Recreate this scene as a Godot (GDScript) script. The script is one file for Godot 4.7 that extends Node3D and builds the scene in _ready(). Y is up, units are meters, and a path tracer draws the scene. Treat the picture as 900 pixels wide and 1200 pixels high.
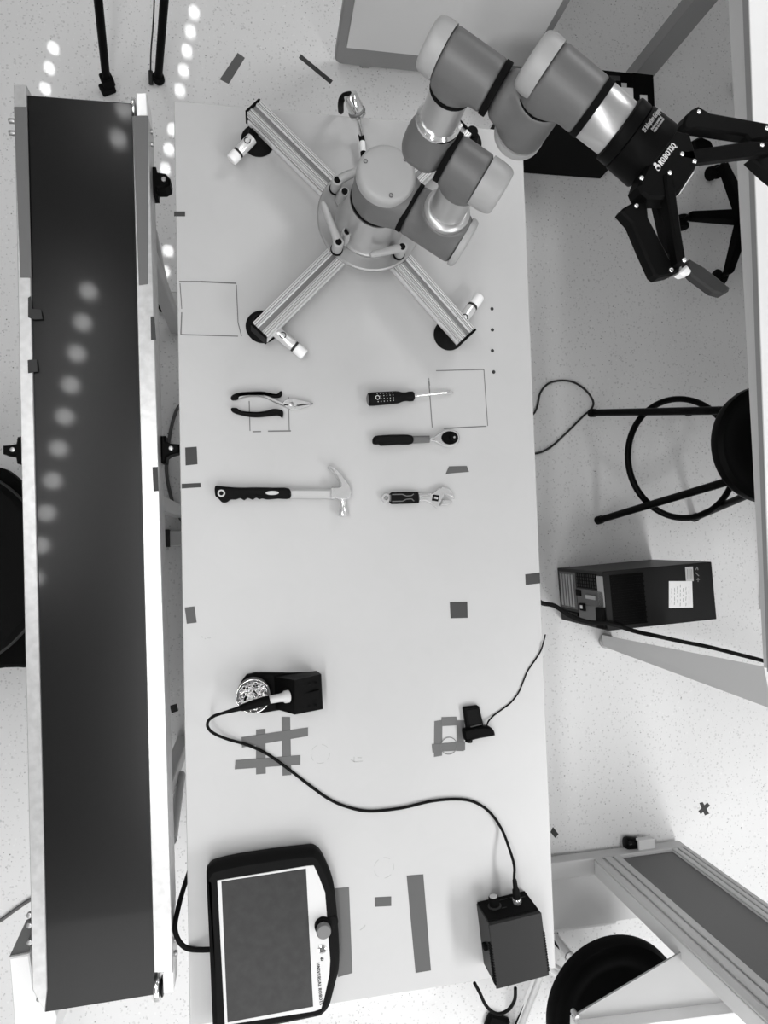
extends Node3D
# A robot cell seen from above: y is up, x runs across the work table, z runs along it (towards the viewer's feet), metres.
# The viewpoint was surveyed from the table's edges; at(u, v, h) reads where a sight line meets the level h above the floor.

const EYE := Vector3(0.0, 2.45, 0.0)
const FOCAL := 780.0
const LOOK_RIGHT := Vector3(0.98253015, 0.18363907, 0.0301859)
const LOOK_DOWN := Vector3(-0.02190854, -0.04693759, 0.99865754)
const LOOK_AHEAD := Vector3(0.1848094, -0.98187247, -0.04209434)
const TOP := 0.85          # work table top
const BELT := 0.84         # conveyor belt
const CEIL := 2.8

var M := {}
var used := {}
var root_of := {}

# ------------------------------------------------------------------ mesh builder
class MB:
	var V := PackedVector3Array()
	var G := PackedInt32Array()
	var g := 1
	var mark := 0

	func begin() -> void:
		mark = V.size()
		g += 4

	func tri(a: Vector3, b: Vector3, c: Vector3, grp := -1) -> void:
		V.append(a); V.append(b); V.append(c)
		G.append(grp)

	func quad(a: Vector3, b: Vector3, c: Vector3, d: Vector3, grp := -1) -> void:
		tri(a, b, c, grp)
		tri(a, c, d, grp)

	func fix() -> void:      # turns the faces added since begin() outwards
		if V.size() == mark:
			return
		var o := Vector3.ZERO
		for i in range(mark, V.size()):
			o += V[i]
		o /= V.size() - mark
		var vol := 0.0
		for i in range(mark, V.size(), 3):
			vol += (V[i] - o).dot((V[i + 1] - o).cross(V[i + 2] - o))
		if vol > 0.0:
			for i in range(mark, V.size(), 3):
				var s := V[i + 1]
				V[i + 1] = V[i + 2]
				V[i + 2] = s

	func mesh(origin: Vector3) -> ArrayMesh:
		var st := SurfaceTool.new()
		st.begin(Mesh.PRIMITIVE_TRIANGLES)
		for i in G.size():
			st.set_smooth_group(G[i])
			for k in 3:
				st.add_vertex(V[i * 3 + k] - origin)
		st.generate_normals()
		return st.commit()

	# outline in the x-z plane of t, raised from y0 to y1, upper edge chamfered
	func prism(t: Transform3D, outline: PackedVector2Array, y0: float, y1: float, bev := 0.0, round := false, low := false) -> MB:
		begin()
		var p := outline.duplicate()
		if Geometry2D.is_polygon_clockwise(p):
			p.reverse()
		var n := p.size()
		var ins := PackedVector2Array()
		for i in n:
			var a := (p[i] - p[(i + n - 1) % n]).normalized()
			var b := (p[(i + 1) % n] - p[i]).normalized()
			var na := Vector2(-a.y, a.x)
			var nb := Vector2(-b.y, b.x)
			var m := na + nb
			if m.length() < 0.2:
				m = na
			m = m.normalized()
			ins.append(p[i] + m * (bev / maxf(0.5, m.dot(na))))
		var levels := [[p, y0], [p, y1]]
		if bev > 0.0:
			levels = [[p, y0], [p, y1 - bev], [ins, y1]]
			if low:
				levels = [[ins, y0], [p, y0 + bev], [p, y1 - bev], [ins, y1]]
		for l in levels.size() - 1:
			var A: PackedVector2Array = levels[l][0]
			var B: PackedVector2Array = levels[l + 1][0]
			for i in n:
				var j := (i + 1) % n
				quad(t * Vector3(A[i].x, levels[l][1], A[i].y), t * Vector3(A[j].x, levels[l][1], A[j].y), t * Vector3(B[j].x, levels[l + 1][1], B[j].y), t * Vector3(B[i].x, levels[l + 1][1], B[i].y), g if round else -1)
		for e in [0, levels.size() - 1]:
			var C: PackedVector2Array = levels[e][0]
			var ids := Geometry2D.triangulate_polygon(p)
			for i in range(0, ids.size(), 3):
				var a := C[ids[i]]
				var b := C[ids[i + 1]]
				var c := C[ids[i + 2]]
				var up := (b - a).cross(c - a) > 0.0
				if up == (e > 0):
					var s := b
					b = c
					c = s
				# sides run the outline anticlockwise in (x, z), so the lid runs the other way about
				var y: float = levels[e][1]
				tri(t * Vector3(a.x, y, a.y), t * Vector3(c.x, y, c.y), t * Vector3(b.x, y, b.y))
		fix()
		return self

	func box(t: Transform3D, size: Vector3, bev := 0.0, ch := -1.0) -> MB:   # t sits at the middle of the underside
		var c := bev if ch < 0.0 else ch
		var x := size.x / 2.0
		var z := size.z / 2.0
		var o := PackedVector2Array([Vector2(-x, -z), Vector2(x, -z), Vector2(x, z), Vector2(-x, z)])
		if c > 0.0:
			o = PackedVector2Array([Vector2(-x + c, -z), Vector2(x - c, -z), Vector2(x, -z + c), Vector2(x, z - c), Vector2(x - c, z), Vector2(-x + c, z), Vector2(-x, z - c), Vector2(-x, -z + c)])
		return prism(t, o, 0.0, size.y, bev, false, true)

	func slab(x0: float, x1: float, y0: float, y1: float, z0: float, z1: float, bev := 0.0) -> MB:
		return box(Transform3D(Basis(), Vector3((x0 + x1) / 2.0, y0, (z0 + z1) / 2.0)), Vector3(x1 - x0, y1 - y0, z1 - z0), bev)

	# eight corners: four of the underside, four of the top, in the same turn
	func hexa(c: Array) -> MB:
		begin()
		quad(c[3], c[2], c[1], c[0]); quad(c[4], c[5], c[6], c[7])
		for i in 4:
			var j := (i + 1) % 4
			quad(c[i], c[j], c[4 + j], c[4 + i])
		fix()
		return self

	# profile of (radius, distance along the axis)
	func lathe(o: Vector3, axis: Vector3, profile: Array, seg := 40) -> MB:
		begin()
		var y := axis.normalized()
		var x := y.cross(Vector3.RIGHT if absf(y.x) < 0.8 else Vector3.FORWARD).normalized()
		var z := x.cross(y)
		var last := Vector2.ZERO
		for k in profile.size() - 1:
			var p: Vector2 = profile[k]
			var q: Vector2 = profile[k + 1]
			var d := (q - p).normalized()
			if k > 0 and d.dot(last) < 0.8:
				g += 1
			last = d
			for i in seg:
				var a := TAU * i / seg
				var b := TAU * ((i + 1) % seg) / seg
				var ea := x * cos(a) + z * sin(a)
				var eb := x * cos(b) + z * sin(b)
				var P0 := o + ea * p.x + y * p.y
				var P1 := o + eb * p.x + y * p.y
				var Q0 := o + ea * q.x + y * q.y
				var Q1 := o + eb * q.x + y * q.y
				if q.x > 1e-6:
					tri(P0, Q1, Q0, g)
				if p.x > 1e-6:
					tri(P0, P1, Q1, g)
		fix()
		return self

	func cyl(a: Vector3, b: Vector3, r: float, bev := 0.0, seg := 32, r2 := -1.0) -> MB:
		var L := a.distance_to(b)
		var e := r if r2 < 0.0 else r2
		if bev <= 0.0:
			return lathe(a, b - a, [Vector2(0, 0), Vector2(r, 0), Vector2(e, L), Vector2(0, L)], seg)
		return lathe(a, b - a, [Vector2(0, 0), Vector2(r - bev, 0), Vector2(r - bev * 0.3, bev * 0.3), Vector2(r, bev), Vector2(e, L - bev), Vector2(e - bev * 0.3, L - bev * 0.3), Vector2(e - bev, L), Vector2(0, L)], seg)

	func tube(path: PackedVector3Array, r: float, seg := 12, radii := []) -> MB:
		begin()
		var n := path.size()
		var x := Vector3.ZERO
		var rings := []
		for i in n:
			var d := (path[mini(i + 1, n - 1)] - path[maxi(i - 1, 0)]).normalized()
			if i == 0:
				x = d.cross(Vector3.UP if absf(d.y) < 0.9 else Vector3.RIGHT).normalized()
			else:
				x = (x - d * x.dot(d)).normalized()
			var y := d.cross(x)
			var ring := PackedVector3Array()
			var rr: float = r if radii.is_empty() else radii[i]
			for k in seg:
				var a := TAU * k / seg
				ring.append(path[i] + (x * cos(a) + y * sin(a)) * rr)
			rings.append(ring)
		for i in n - 1:
			for k in seg:
				var j := (k + 1) % seg
				quad(rings[i][k], rings[i][j], rings[i + 1][j], rings[i + 1][k], g)
		for k in range(1, seg - 1):
			tri(rings[0][0], rings[0][k + 1], rings[0][k])
			tri(rings[n - 1][0], rings[n - 1][k], rings[n - 1][k + 1])
		fix()
		return self

	func torus(o: Vector3, axis: Vector3, R: float, r: float, seg := 64) -> MB:
		begin()
		var y := axis.normalized()
		var x := y.cross(Vector3.RIGHT if absf(y.x) < 0.8 else Vector3.FORWARD).normalized()
		var z := x.cross(y)
		for i in seg:
			for k in 12:
				var q := []
				for c in [[0, 0], [1, 0], [1, 1], [0, 1]]:
					var a: float = TAU * ((i + c[0]) % seg) / seg
					var b: float = TAU * ((k + c[1]) % 12) / 12.0
					var e := x * cos(a) + z * sin(a)
					q.append(o + e * (R + r * cos(b)) + y * (r * sin(b)))
				quad(q[0], q[1], q[2], q[3], g)
		fix()
		return self

	# rounded cylinders [from, to, radius, rounding] melted together by a smooth minimum of width k, meshed as surface nets
	func melt(rods: Array, k: float, cell: float) -> MB:
		begin()
		var lo := Vector3.ONE * 1e9
		var hi := -lo
		for r in rods:
			var e: Vector3 = Vector3.ONE * (r[2] + cell * 3.0)
			lo = lo.min(r[0] - e).min(r[1] - e)
			hi = hi.max(r[0] + e).max(r[1] + e)
		var nx := int((hi.x - lo.x) / cell) + 2
		var ny := int((hi.y - lo.y) / cell) + 2
		var nz := int((hi.z - lo.z) / cell) + 2
		var F := PackedFloat32Array()
		F.resize(nx * ny * nz)
		F.fill(1e9)
		var first := true
		for r in rods:
			var a: Vector3 = r[0]
			var ax: Vector3 = (r[1] - r[0]).normalized()
			var h: float = a.distance_to(r[1]) / 2.0
			var m: Vector3 = (a + r[1]) / 2.0
			var rad: float = r[2]
			var rd: float = r[3]
			var at := 0
			for iz in nz:
				for iy in ny:
					var p := Vector3(lo.x, lo.y + iy * cell, lo.z + iz * cell) - m
					for ix in nx:
						var t := p.dot(ax)
						var x := sqrt(maxf(0.0, p.length_squared() - t * t)) - rad + rd
						var y := absf(t) - h + rd
						var d := minf(maxf(x, y), 0.0) - rd
						if x > 0.0 or y > 0.0:
							d += Vector2(maxf(x, 0.0), maxf(y, 0.0)).length()
						var f := F[at]
						if first:
							F[at] = d
						else:
							var q := maxf(k - absf(f - d), 0.0) / k
							F[at] = minf(f, d) - q * q * k * 0.25
						at += 1
						p.x += cell
			first = false
		var ids := {}
		var sx := 1
		var sy := nx
		var sz := nx * ny
		var cs := [0, sx, sy, sx + sy, sz, sx + sz, sy + sz, sx + sy + sz]
		var edges := [[0, 1], [2, 3], [4, 5], [6, 7], [0, 2], [1, 3], [4, 6], [5, 7], [0, 4], [1, 5], [2, 6], [3, 7]]
		for iz in nz - 1:
			for iy in ny - 1:
				for ix in nx - 1:
					var b := ix + iy * sy + iz * sz
					var s := F[b] < 0.0
					var mixed := false
					for c in 7:
						if (F[b + cs[c + 1]] < 0.0) != s:
							mixed = true
							break
					if not mixed:
						continue
					var sum := Vector3.ZERO
					var cnt := 0
					for e in edges:
						var fa := F[b + cs[e[0]]]
						var fb := F[b + cs[e[1]]]
						if (fa < 0.0) != (fb < 0.0):
							var w := fa / (fa - fb)
							var pa := Vector3(e[0] & 1, (e[0] >> 1) & 1, e[0] >> 2)
							var pb := Vector3(e[1] & 1, (e[1] >> 1) & 1, e[1] >> 2)
							sum += pa.lerp(pb, w)
							cnt += 1
					ids[b] = lo + (Vector3(ix, iy, iz) + sum / cnt) * cell
		for b in ids:
			for ax in [[sx, sy, sz], [sy, sz, sx], [sz, sx, sy]]:
				var f0 := F[b]
				var f1 := F[b + ax[0]]
				if (f0 < 0.0) == (f1 < 0.0):
					continue
				var q := [b, b - ax[1], b - ax[1] - ax[2], b - ax[2]]
				if not (ids.has(q[1]) and ids.has(q[2]) and ids.has(q[3])):
					continue
				if f0 < 0.0:
					quad(ids[q[0]], ids[q[1]], ids[q[2]], ids[q[3]], g)
				else:
					quad(ids[q[0]], ids[q[3]], ids[q[2]], ids[q[1]], g)
		fix()
		return self


# ------------------------------------------------------------------ survey and naming helpers
func at(u: float, v: float, h: float) -> Vector3:
	var d := LOOK_RIGHT * ((u - 450.0) / FOCAL) + LOOK_DOWN * ((v - 600.0) / FOCAL) + LOOK_AHEAD
	return EYE + d * ((h - EYE.y) / d.y)

func flat(c: Array, h: float, s := 1.0, ox := 0.0, oy := 0.0) -> PackedVector2Array:   # outline read at the level h; readings in an enlargement are o + c / s
	var o := PackedVector2Array()
	for i in range(0, c.size(), 2):
		var p := at(ox + c[i] / s, oy + c[i + 1] / s, h)
		o.append(Vector2(p.x, p.z))
	return o

func line(c: Array) -> PackedVector3Array:    # u, v, h triples
	var o := PackedVector3Array()
	for i in range(0, c.size(), 3):
		o.append(at(c[i], c[i + 1], c[i + 2]))
	return o

func spline(p: PackedVector3Array, n := 8) -> PackedVector3Array:
	var o := PackedVector3Array()
	for i in p.size() - 1:
		for k in n:
			o.append(p[i].cubic_interpolate(p[i + 1], p[maxi(i - 1, 0)], p[mini(i + 2, p.size() - 1)], float(k) / n))
	o.append(p[p.size() - 1])
	return o

func soft(p: PackedVector2Array, n := 4) -> PackedVector2Array:     # closed outline, rounded
	var o := PackedVector2Array()
	var c := p.size()
	for i in c:
		for k in n:
			o.append(p[i].cubic_interpolate(p[(i + 1) % c], p[(i + c - 1) % c], p[(i + 2) % c], float(k) / n))
	return o

func numbered(called: String) -> String:
	var n: int = used.get(called, 0)
	used[called] = n + 1
	return called if n == 0 else "%s_%03d" % [called, n]

func tag(o: Node3D, label: String, category: String, group := "") -> Node3D:
	o.set_meta("label", label)
	o.set_meta("category", category)
	if group:
		o.set_meta("group", group)
	return o

func thing(called: String, label: String, category: String, where: Vector3, group := "") -> Node3D:
	var o := Node3D.new()
	o.name = numbered(called)
	o.position = where
	add_child(o)
	root_of[o] = where
	return tag(o, label, category, group)

func obj(called: String, b: MB, m: Material, parent: Node3D = null, base := Vector3.INF) -> MeshInstance3D:
	var o := MeshInstance3D.new()
	var origin := Vector3.ZERO
	if parent:
		o.name = called
		origin = root_of[parent]
	else:
		o.name = numbered(called)
		origin = b.V[0] if base == Vector3.INF else base
		o.position = origin
	o.mesh = b.mesh(origin)
	o.material_override = m
	if parent:
		parent.add_child(o, true)
	else:
		add_child(o)
	root_of[o] = origin
	return o

func struct(called: String, b: MB, m: Material) -> MeshInstance3D:
	var o := obj(called, b, m)
	o.set_meta("kind", "structure")
	return o

func writing(called: String, text: String, size: float, m: Material, parent: Node3D, where: Vector3, along: Vector3, up: Vector3, bold := false, width := 0.0) -> void:
	var t := TextMesh.new()
	var f := SystemFont.new()
	f.font_names = PackedStringArray(["Droid Sans"])
	f.font_weight = 700 if bold else 400
	t.font = f
	t.text = text
	t.font_size = 32
	t.pixel_size = size / 23.0
	t.depth = 0.0006
	t.horizontal_alignment = HORIZONTAL_ALIGNMENT_CENTER
	t.vertical_alignment = VERTICAL_ALIGNMENT_CENTER
	var o := MeshInstance3D.new()
	o.name = called
	o.mesh = t
	o.material_override = m
	var x := along.normalized()
	var z := x.cross(up).normalized()
	var y := z.cross(x).normalized()
	var sx := 1.0
	if width > 0.0:
		sx = width / maxf(t.get_aabb().size.x, 0.001)
	o.transform = Transform3D(Basis(x * sx, y, z), where - root_of[parent])
	parent.add_child(o, true)

func frame(o: Vector3, x: Vector3, up := Vector3.UP) -> Transform3D:     # x along the given way, y up as far as it goes
	var X := x.normalized()
	var Z := X.cross(up).normalized()
	return Transform3D(Basis(X, Z.cross(X), Z), o)

func mat(called: String, grey: float, rough := 0.6, metal := 0.0, spec := 0.5) -> StandardMaterial3D:   # grey as seen on a screen, 0-255
	var m := StandardMaterial3D.new()
	m.resource_name = called
	m.albedo_color = Color(grey / 255.0, grey / 255.0, grey / 255.0)
	m.roughness = rough
	m.metallic = metal
	m.metallic_specular = spec
	M[called] = m
	return m

func noise_tex(freq: float, lo: float, hi: float, sd: int, size := 512, normal := false) -> NoiseTexture2D:
	var n := FastNoiseLite.new()
	n.noise_type = FastNoiseLite.TYPE_SIMPLEX
	n.seed = sd
	n.frequency = freq
	n.fractal_octaves = 4
	var t := NoiseTexture2D.new()
	t.width = size
	t.height = size
	t.seamless = true
	t.noise = n
	t.as_normal_map = normal
	if not normal:
		var r := Gradient.new()
		r.set_color(0, Color(lo, lo, lo))
		r.set_color(1, Color(hi, hi, hi))
		t.color_ramp = r
	return t

func world_map(m: StandardMaterial3D, t: Texture2D, per: float) -> void:
	m.albedo_texture = t
	m.uv1_triplanar = true
	m.uv1_world_triplanar = true
	m.uv1_scale = Vector3.ONE / per

func speckled() -> ImageTexture:      # vinyl floor with chips of darker and lighter stone
	var rng := RandomNumberGenerator.new()
	rng.seed = 7
	var S := 1536
	var im := Image.create(S, S, false, Image.FORMAT_RGB8)
	im.fill(Color(0.93, 0.93, 0.93))
	for kind in [[9000, 1.0, 3.4, 0.82, 0.89], [5000, 0.8, 3.0, 0.92, 0.97], [2200, 0.6, 1.6, 0.58, 0.8], [420, 0.7, 1.7, 0.3, 0.5]]:
		for i in kind[0]:
			var cx := rng.randf() * S
			var cy := rng.randf() * S
			var r := rng.randf_range(kind[1], kind[2])
			var sq := rng.randf_range(0.6, 1.5)
			var g := rng.randf_range(kind[3], kind[4])
			var R := int(ceil(r * 1.5))
			for y in range(-R, R + 1):
				for x in range(-R, R + 1):
					if x * x * sq + y * y / sq <= r * r:
						im.set_pixel(posmod(int(cx) + x, S), posmod(int(cy) + y, S), Color(g, g, g))
	return ImageTexture.create_from_image(im)


# ------------------------------------------------------------------ scene
func _ready() -> void:
	var cam := Camera3D.new()
	cam.name = "camera"
	cam.fov = rad_to_deg(2.0 * atan(600.0 / FOCAL))
	cam.near = 0.05
	cam.far = 50.0
	cam.transform = Transform3D(Basis(LOOK_RIGHT, -LOOK_DOWN, -LOOK_AHEAD).orthonormalized(), EYE)
	add_child(cam)
	var env := Environment.new()
	env.background_mode = Environment.BG_COLOR
	env.background_color = Color(0.5, 0.5, 0.5)
	env.tonemap_mode = Environment.TONE_MAPPER_LINEAR
	env.tonemap_exposure = 0.92
	env.sdfgi_enabled = true
	env.ssao_enabled = true
	env.ssil_enabled = true
	var we := WorldEnvironment.new()
	we.name = "environment"
	we.environment = env
	add_child(we)
	# x, z, width, length, energy of the bright ceiling panels
	for p in [[0.0, 2.7, 2.6, 1.8, 2.7], [1.9, 1.7, 0.4, 1.6, 5.6], [-0.30, 0.4, 0.16, 2.0, 2.3], [1.7, -2.4, 0.5, 1.2, 3.0]]:
		ceiling_panel(p[0], p[1], p[2], p[3], p[4])
	materials()
	room()
	lamp_rows()
	work_table()
	conveyor()
	desk()
	board_and_cart()
	computers()
	stools()
	robot_base()
	robot_arm()
	gripper()
	hand_tools()
	soldering()
	webcam()
	pendant()
	tapes()
	loose_cables()


func materials() -> void:
	var f := mat("floor_vinyl", 240, 0.4)
	f.clearcoat_enabled = true
	f.clearcoat = 0.5
	f.clearcoat_roughness = 0.03
	world_map(f, speckled(), 1.8)
	mat("wall_paint", 225, 0.9)
	mat("ceiling_paint", 225, 0.95)
	var t := mat("table_laminate", 182, 0.42)
	world_map(t, noise_tex(0.006, 0.975, 1.0, 3), 1.7)
	mat("table_edge", 222, 0.5)
	mat("steel_frame", 190, 0.4, 0.2)
	var b := mat("belt_rubber", 12, 0.28, 0.0, 0.36)
	b.clearcoat_enabled = true
	b.clearcoat = 0.13
	b.clearcoat_roughness = 0.06
	world_map(b, noise_tex(0.05, 0.9, 1.0, 5), 0.6)
	var al := mat("brushed_aluminium", 202, 0.34, 0.65)
	world_map(al, noise_tex(0.02, 0.9, 1.0, 8), 0.35)
	mat("profile_aluminium", 235, 0.3, 0.6)
	mat("profile_slot", 125, 0.45, 0.6)
	mat("robot_grey", 97, 0.45)
	mat("robot_cap", 160, 0.45)
	mat("robot_silver", 190, 0.34, 0.75)
	mat("plate_silver", 162, 0.38, 0.55)
	mat("chrome", 235, 0.12, 1.0)
	mat("black_plastic", 9, 0.5, 0.0, 0.16)
	mat("black_matt", 11, 0.8, 0.0, 0.22)
	mat("black_gloss", 9, 0.25, 0.0, 0.22)
	mat("black_metal", 9, 0.4, 0.0, 0.18)
	mat("rubber", 17, 0.7, 0.0, 0.2)
	mat("dark_grey", 50, 0.6, 0.0, 0.3)
	mat("tape_grey", 94, 0.75)
	mat("tape_mid", 82, 0.75)
	mat("tape_dark", 56, 0.75)
	mat("tape_black", 38, 0.7)
	mat("tape_rail", 98, 0.5)
	mat("pen_ink", 105, 0.8)
	mat("pen_faint", 165, 0.8)
	mat("paper", 232, 0.85)
	mat("paper_grey", 190, 0.7)
	mat("print_grey", 120, 0.8)
	mat("white_plastic", 235, 0.4)
	mat("white_paint", 238, 0.5)
	mat("desk_apron", 205, 0.5)
	mat("desk_band", 150, 0.55)
	mat("desk_white", 226, 0.5)
	mat("cart_grey", 198, 0.45)
	mat("cart_light", 216, 0.45)
	mat("panel_grey", 104, 0.6)
	mat("bin_grey", 140, 0.5)
	mat("board_white", 218, 0.15)
	mat("tool_steel", 226, 0.22, 0.75)
	mat("tool_satin", 175, 0.38, 0.8)
	mat("tool_paint", 176, 0.45)
	mat("screen_glass", 56, 0.3, 0.0, 0.3)
	world_map(M.screen_glass, noise_tex(0.01, 0.86, 1.0, 12), 0.2)
	mat("pendant_face", 202, 0.45)
	mat("button_grey", 108, 0.55)
	mat("cream", 188, 0.5)
	mat("brass_wool", 235, 0.22, 0.8)
	mat("label_white", 225, 0.6)
	mat("letter_white", 230, 0.6)
	mat("letter_grey", 150, 0.6)
	mat("letter_black", 30, 0.6)
	mat("station_black", 30, 0.45, 0.0, 0.3)
	mat("shelf_grey", 160, 0.5)
	mat("housing_black", 11, 0.5, 0.0, 0.16)


# ---- lights and shell
func ceiling_panel(x: float, z: float, w: float, l: float, e: float) -> void:
	if not M.has("panel_glow"):
		var m := mat("panel_glow", 240, 0.6)
		m.emission_enabled = true
		m.emission = Color(1, 1, 1)
		m.emission_energy_multiplier = 1.2
		mat("panel_frame", 220, 0.5)
	var where := Vector3(x, CEIL, z)
	var words: String = ["wide ceiling light panel above the foot of the table", "long ceiling light panel above the floor beside the cart", "narrow ceiling light panel above the gap between conveyor and table", "ceiling light panel above the far end of the desk"][used.get("ceiling_light", 0)]
	var t := thing("ceiling_light", words, "ceiling light", where)
	t.set_meta("kind", "structure")
	obj("diffuser", MB.new().slab(x - w / 2, x + w / 2, CEIL - 0.02, CEIL - 0.005, z - l / 2, z + l / 2), M.panel_glow, t)
	var f := MB.new()
	f.slab(x - w / 2 - 0.02, x - w / 2, CEIL - 0.03, CEIL, z - l / 2 - 0.02, z + l / 2 + 0.02)
	f.slab(x + w / 2, x + w / 2 + 0.02, CEIL - 0.03, CEIL, z - l / 2 - 0.02, z + l / 2 + 0.02)
	f.slab(x - w / 2, x + w / 2, CEIL - 0.03, CEIL, z - l / 2 - 0.02, z - l / 2)
	f.slab(x - w / 2, x + w / 2, CEIL - 0.03, CEIL, z + l / 2, z + l / 2 + 0.02)
	obj("frame", f, M.panel_frame, t)
	var a := AreaLight3D.new()
	a.name = "panel_light"
	a.area_size = Vector2(w, l)
	a.light_energy = e
	a.area_normalize_energy = true
	a.shadow_enabled = true
	a.area_range = 9.0
	a.area_attenuation = 2.0
	a.transform = Transform3D(Basis(Vector3.RIGHT, -PI / 2), Vector3(x, CEIL - 0.035, z))
	add_child(a)

func lamp_rows() -> void:
	# rows of little spot lamps run slantwise over the room, 0.16 m apart
	var lens := mat("lamp_lens", 240, 0.5)
	lens.emission_enabled = true
	lens.emission = Color(1, 1, 1)
	lens.emission_energy_multiplier = 14.0
	mat("lamp_housing", 60, 0.6)
	var dir := Vector3(-0.182, 0, 0.983)
	var rows := [
		[Vector3(-0.815, 0, -1.29), 10, "track of ten small spot lamps above the middle of the conveyor"],
		[Vector3(-0.41, 0, -4.146), 10, "long track of small spot lamps over the floor beyond the conveyor"],
		[Vector3(-0.634, 0, -2.245), 2, "short track of two spot lamps above the far end of the conveyor"],
		[Vector3(-1.43, 0, -3.74), 3, "short track of spot lamps above the far left floor"],
		[Vector3(2.35, 0, -1.02), 6, "track of small spot lamps above the stool by the desk"],
	]
	for r in rows:
		var p0: Vector3 = r[0] + Vector3(0, CEIL, 0)
		var t := thing("track_light", r[2], "ceiling light", p0)
		t.set_meta("kind", "structure")
		var L: float = 0.161 * (r[1] - 1)
		var h := MB.new()
		h.box(frame(p0 + dir * (L / 2) - Vector3(0, 0.035, 0), dir), Vector3(L + 0.14, 0.035, 0.11), 0.003)
		obj("housing", h, M.lamp_housing, t)
		for i in r[1]:
			var p: Vector3 = p0 + dir * (0.161 * i) - Vector3(0, 0.036, 0)
			obj("lamp_lens", MB.new().cyl(p - Vector3(0, 0.004, 0), p + Vector3(0, 0.004, 0), 0.042 if r[1] != 3 or p.x > -1.0 else 0.024, 0.0, 28), lens, t)
			var s := SpotLight3D.new()
			s.name = "lamp"
			s.position = p - Vector3(0, 0.05, 0)
			s.rotation.x = -PI / 2
			s.spot_angle = 62.0
			s.spot_angle_attenuation = 0.6
			s.light_energy = 0.05
			s.light_size = 0.04
			s.spot_range = 8.0
			s.spot_attenuation = 2.0
			s.shadow_enabled = true
			add_child(s, true)

func room() -> void:
	struct("floor", MB.new().slab(-3.6, 4.2, -0.1, 0.0, -5.2, 4.2), M.floor_vinyl)
	struct("ceiling", MB.new().slab(-3.6, 4.2, CEIL, CEIL + 0.1, -5.2, 4.2), M.ceiling_paint)
	struct("wall_left", MB.new().slab(-3.7, -3.6, 0, CEIL, -5.2, 4.2), M.wall_paint)
	struct("wall_right", MB.new().slab(4.2, 4.3, 0, CEIL, -5.2, 4.2), M.wall_paint)
	struct("wall_back", MB.new().slab(-3.6, 4.2, 0, CEIL, -5.3, -5.2), M.wall_paint)
	struct("wall_front", MB.new().slab(-3.6, 4.2, 0, CEIL, 4.2, 4.3), M.wall_paint)


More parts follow.
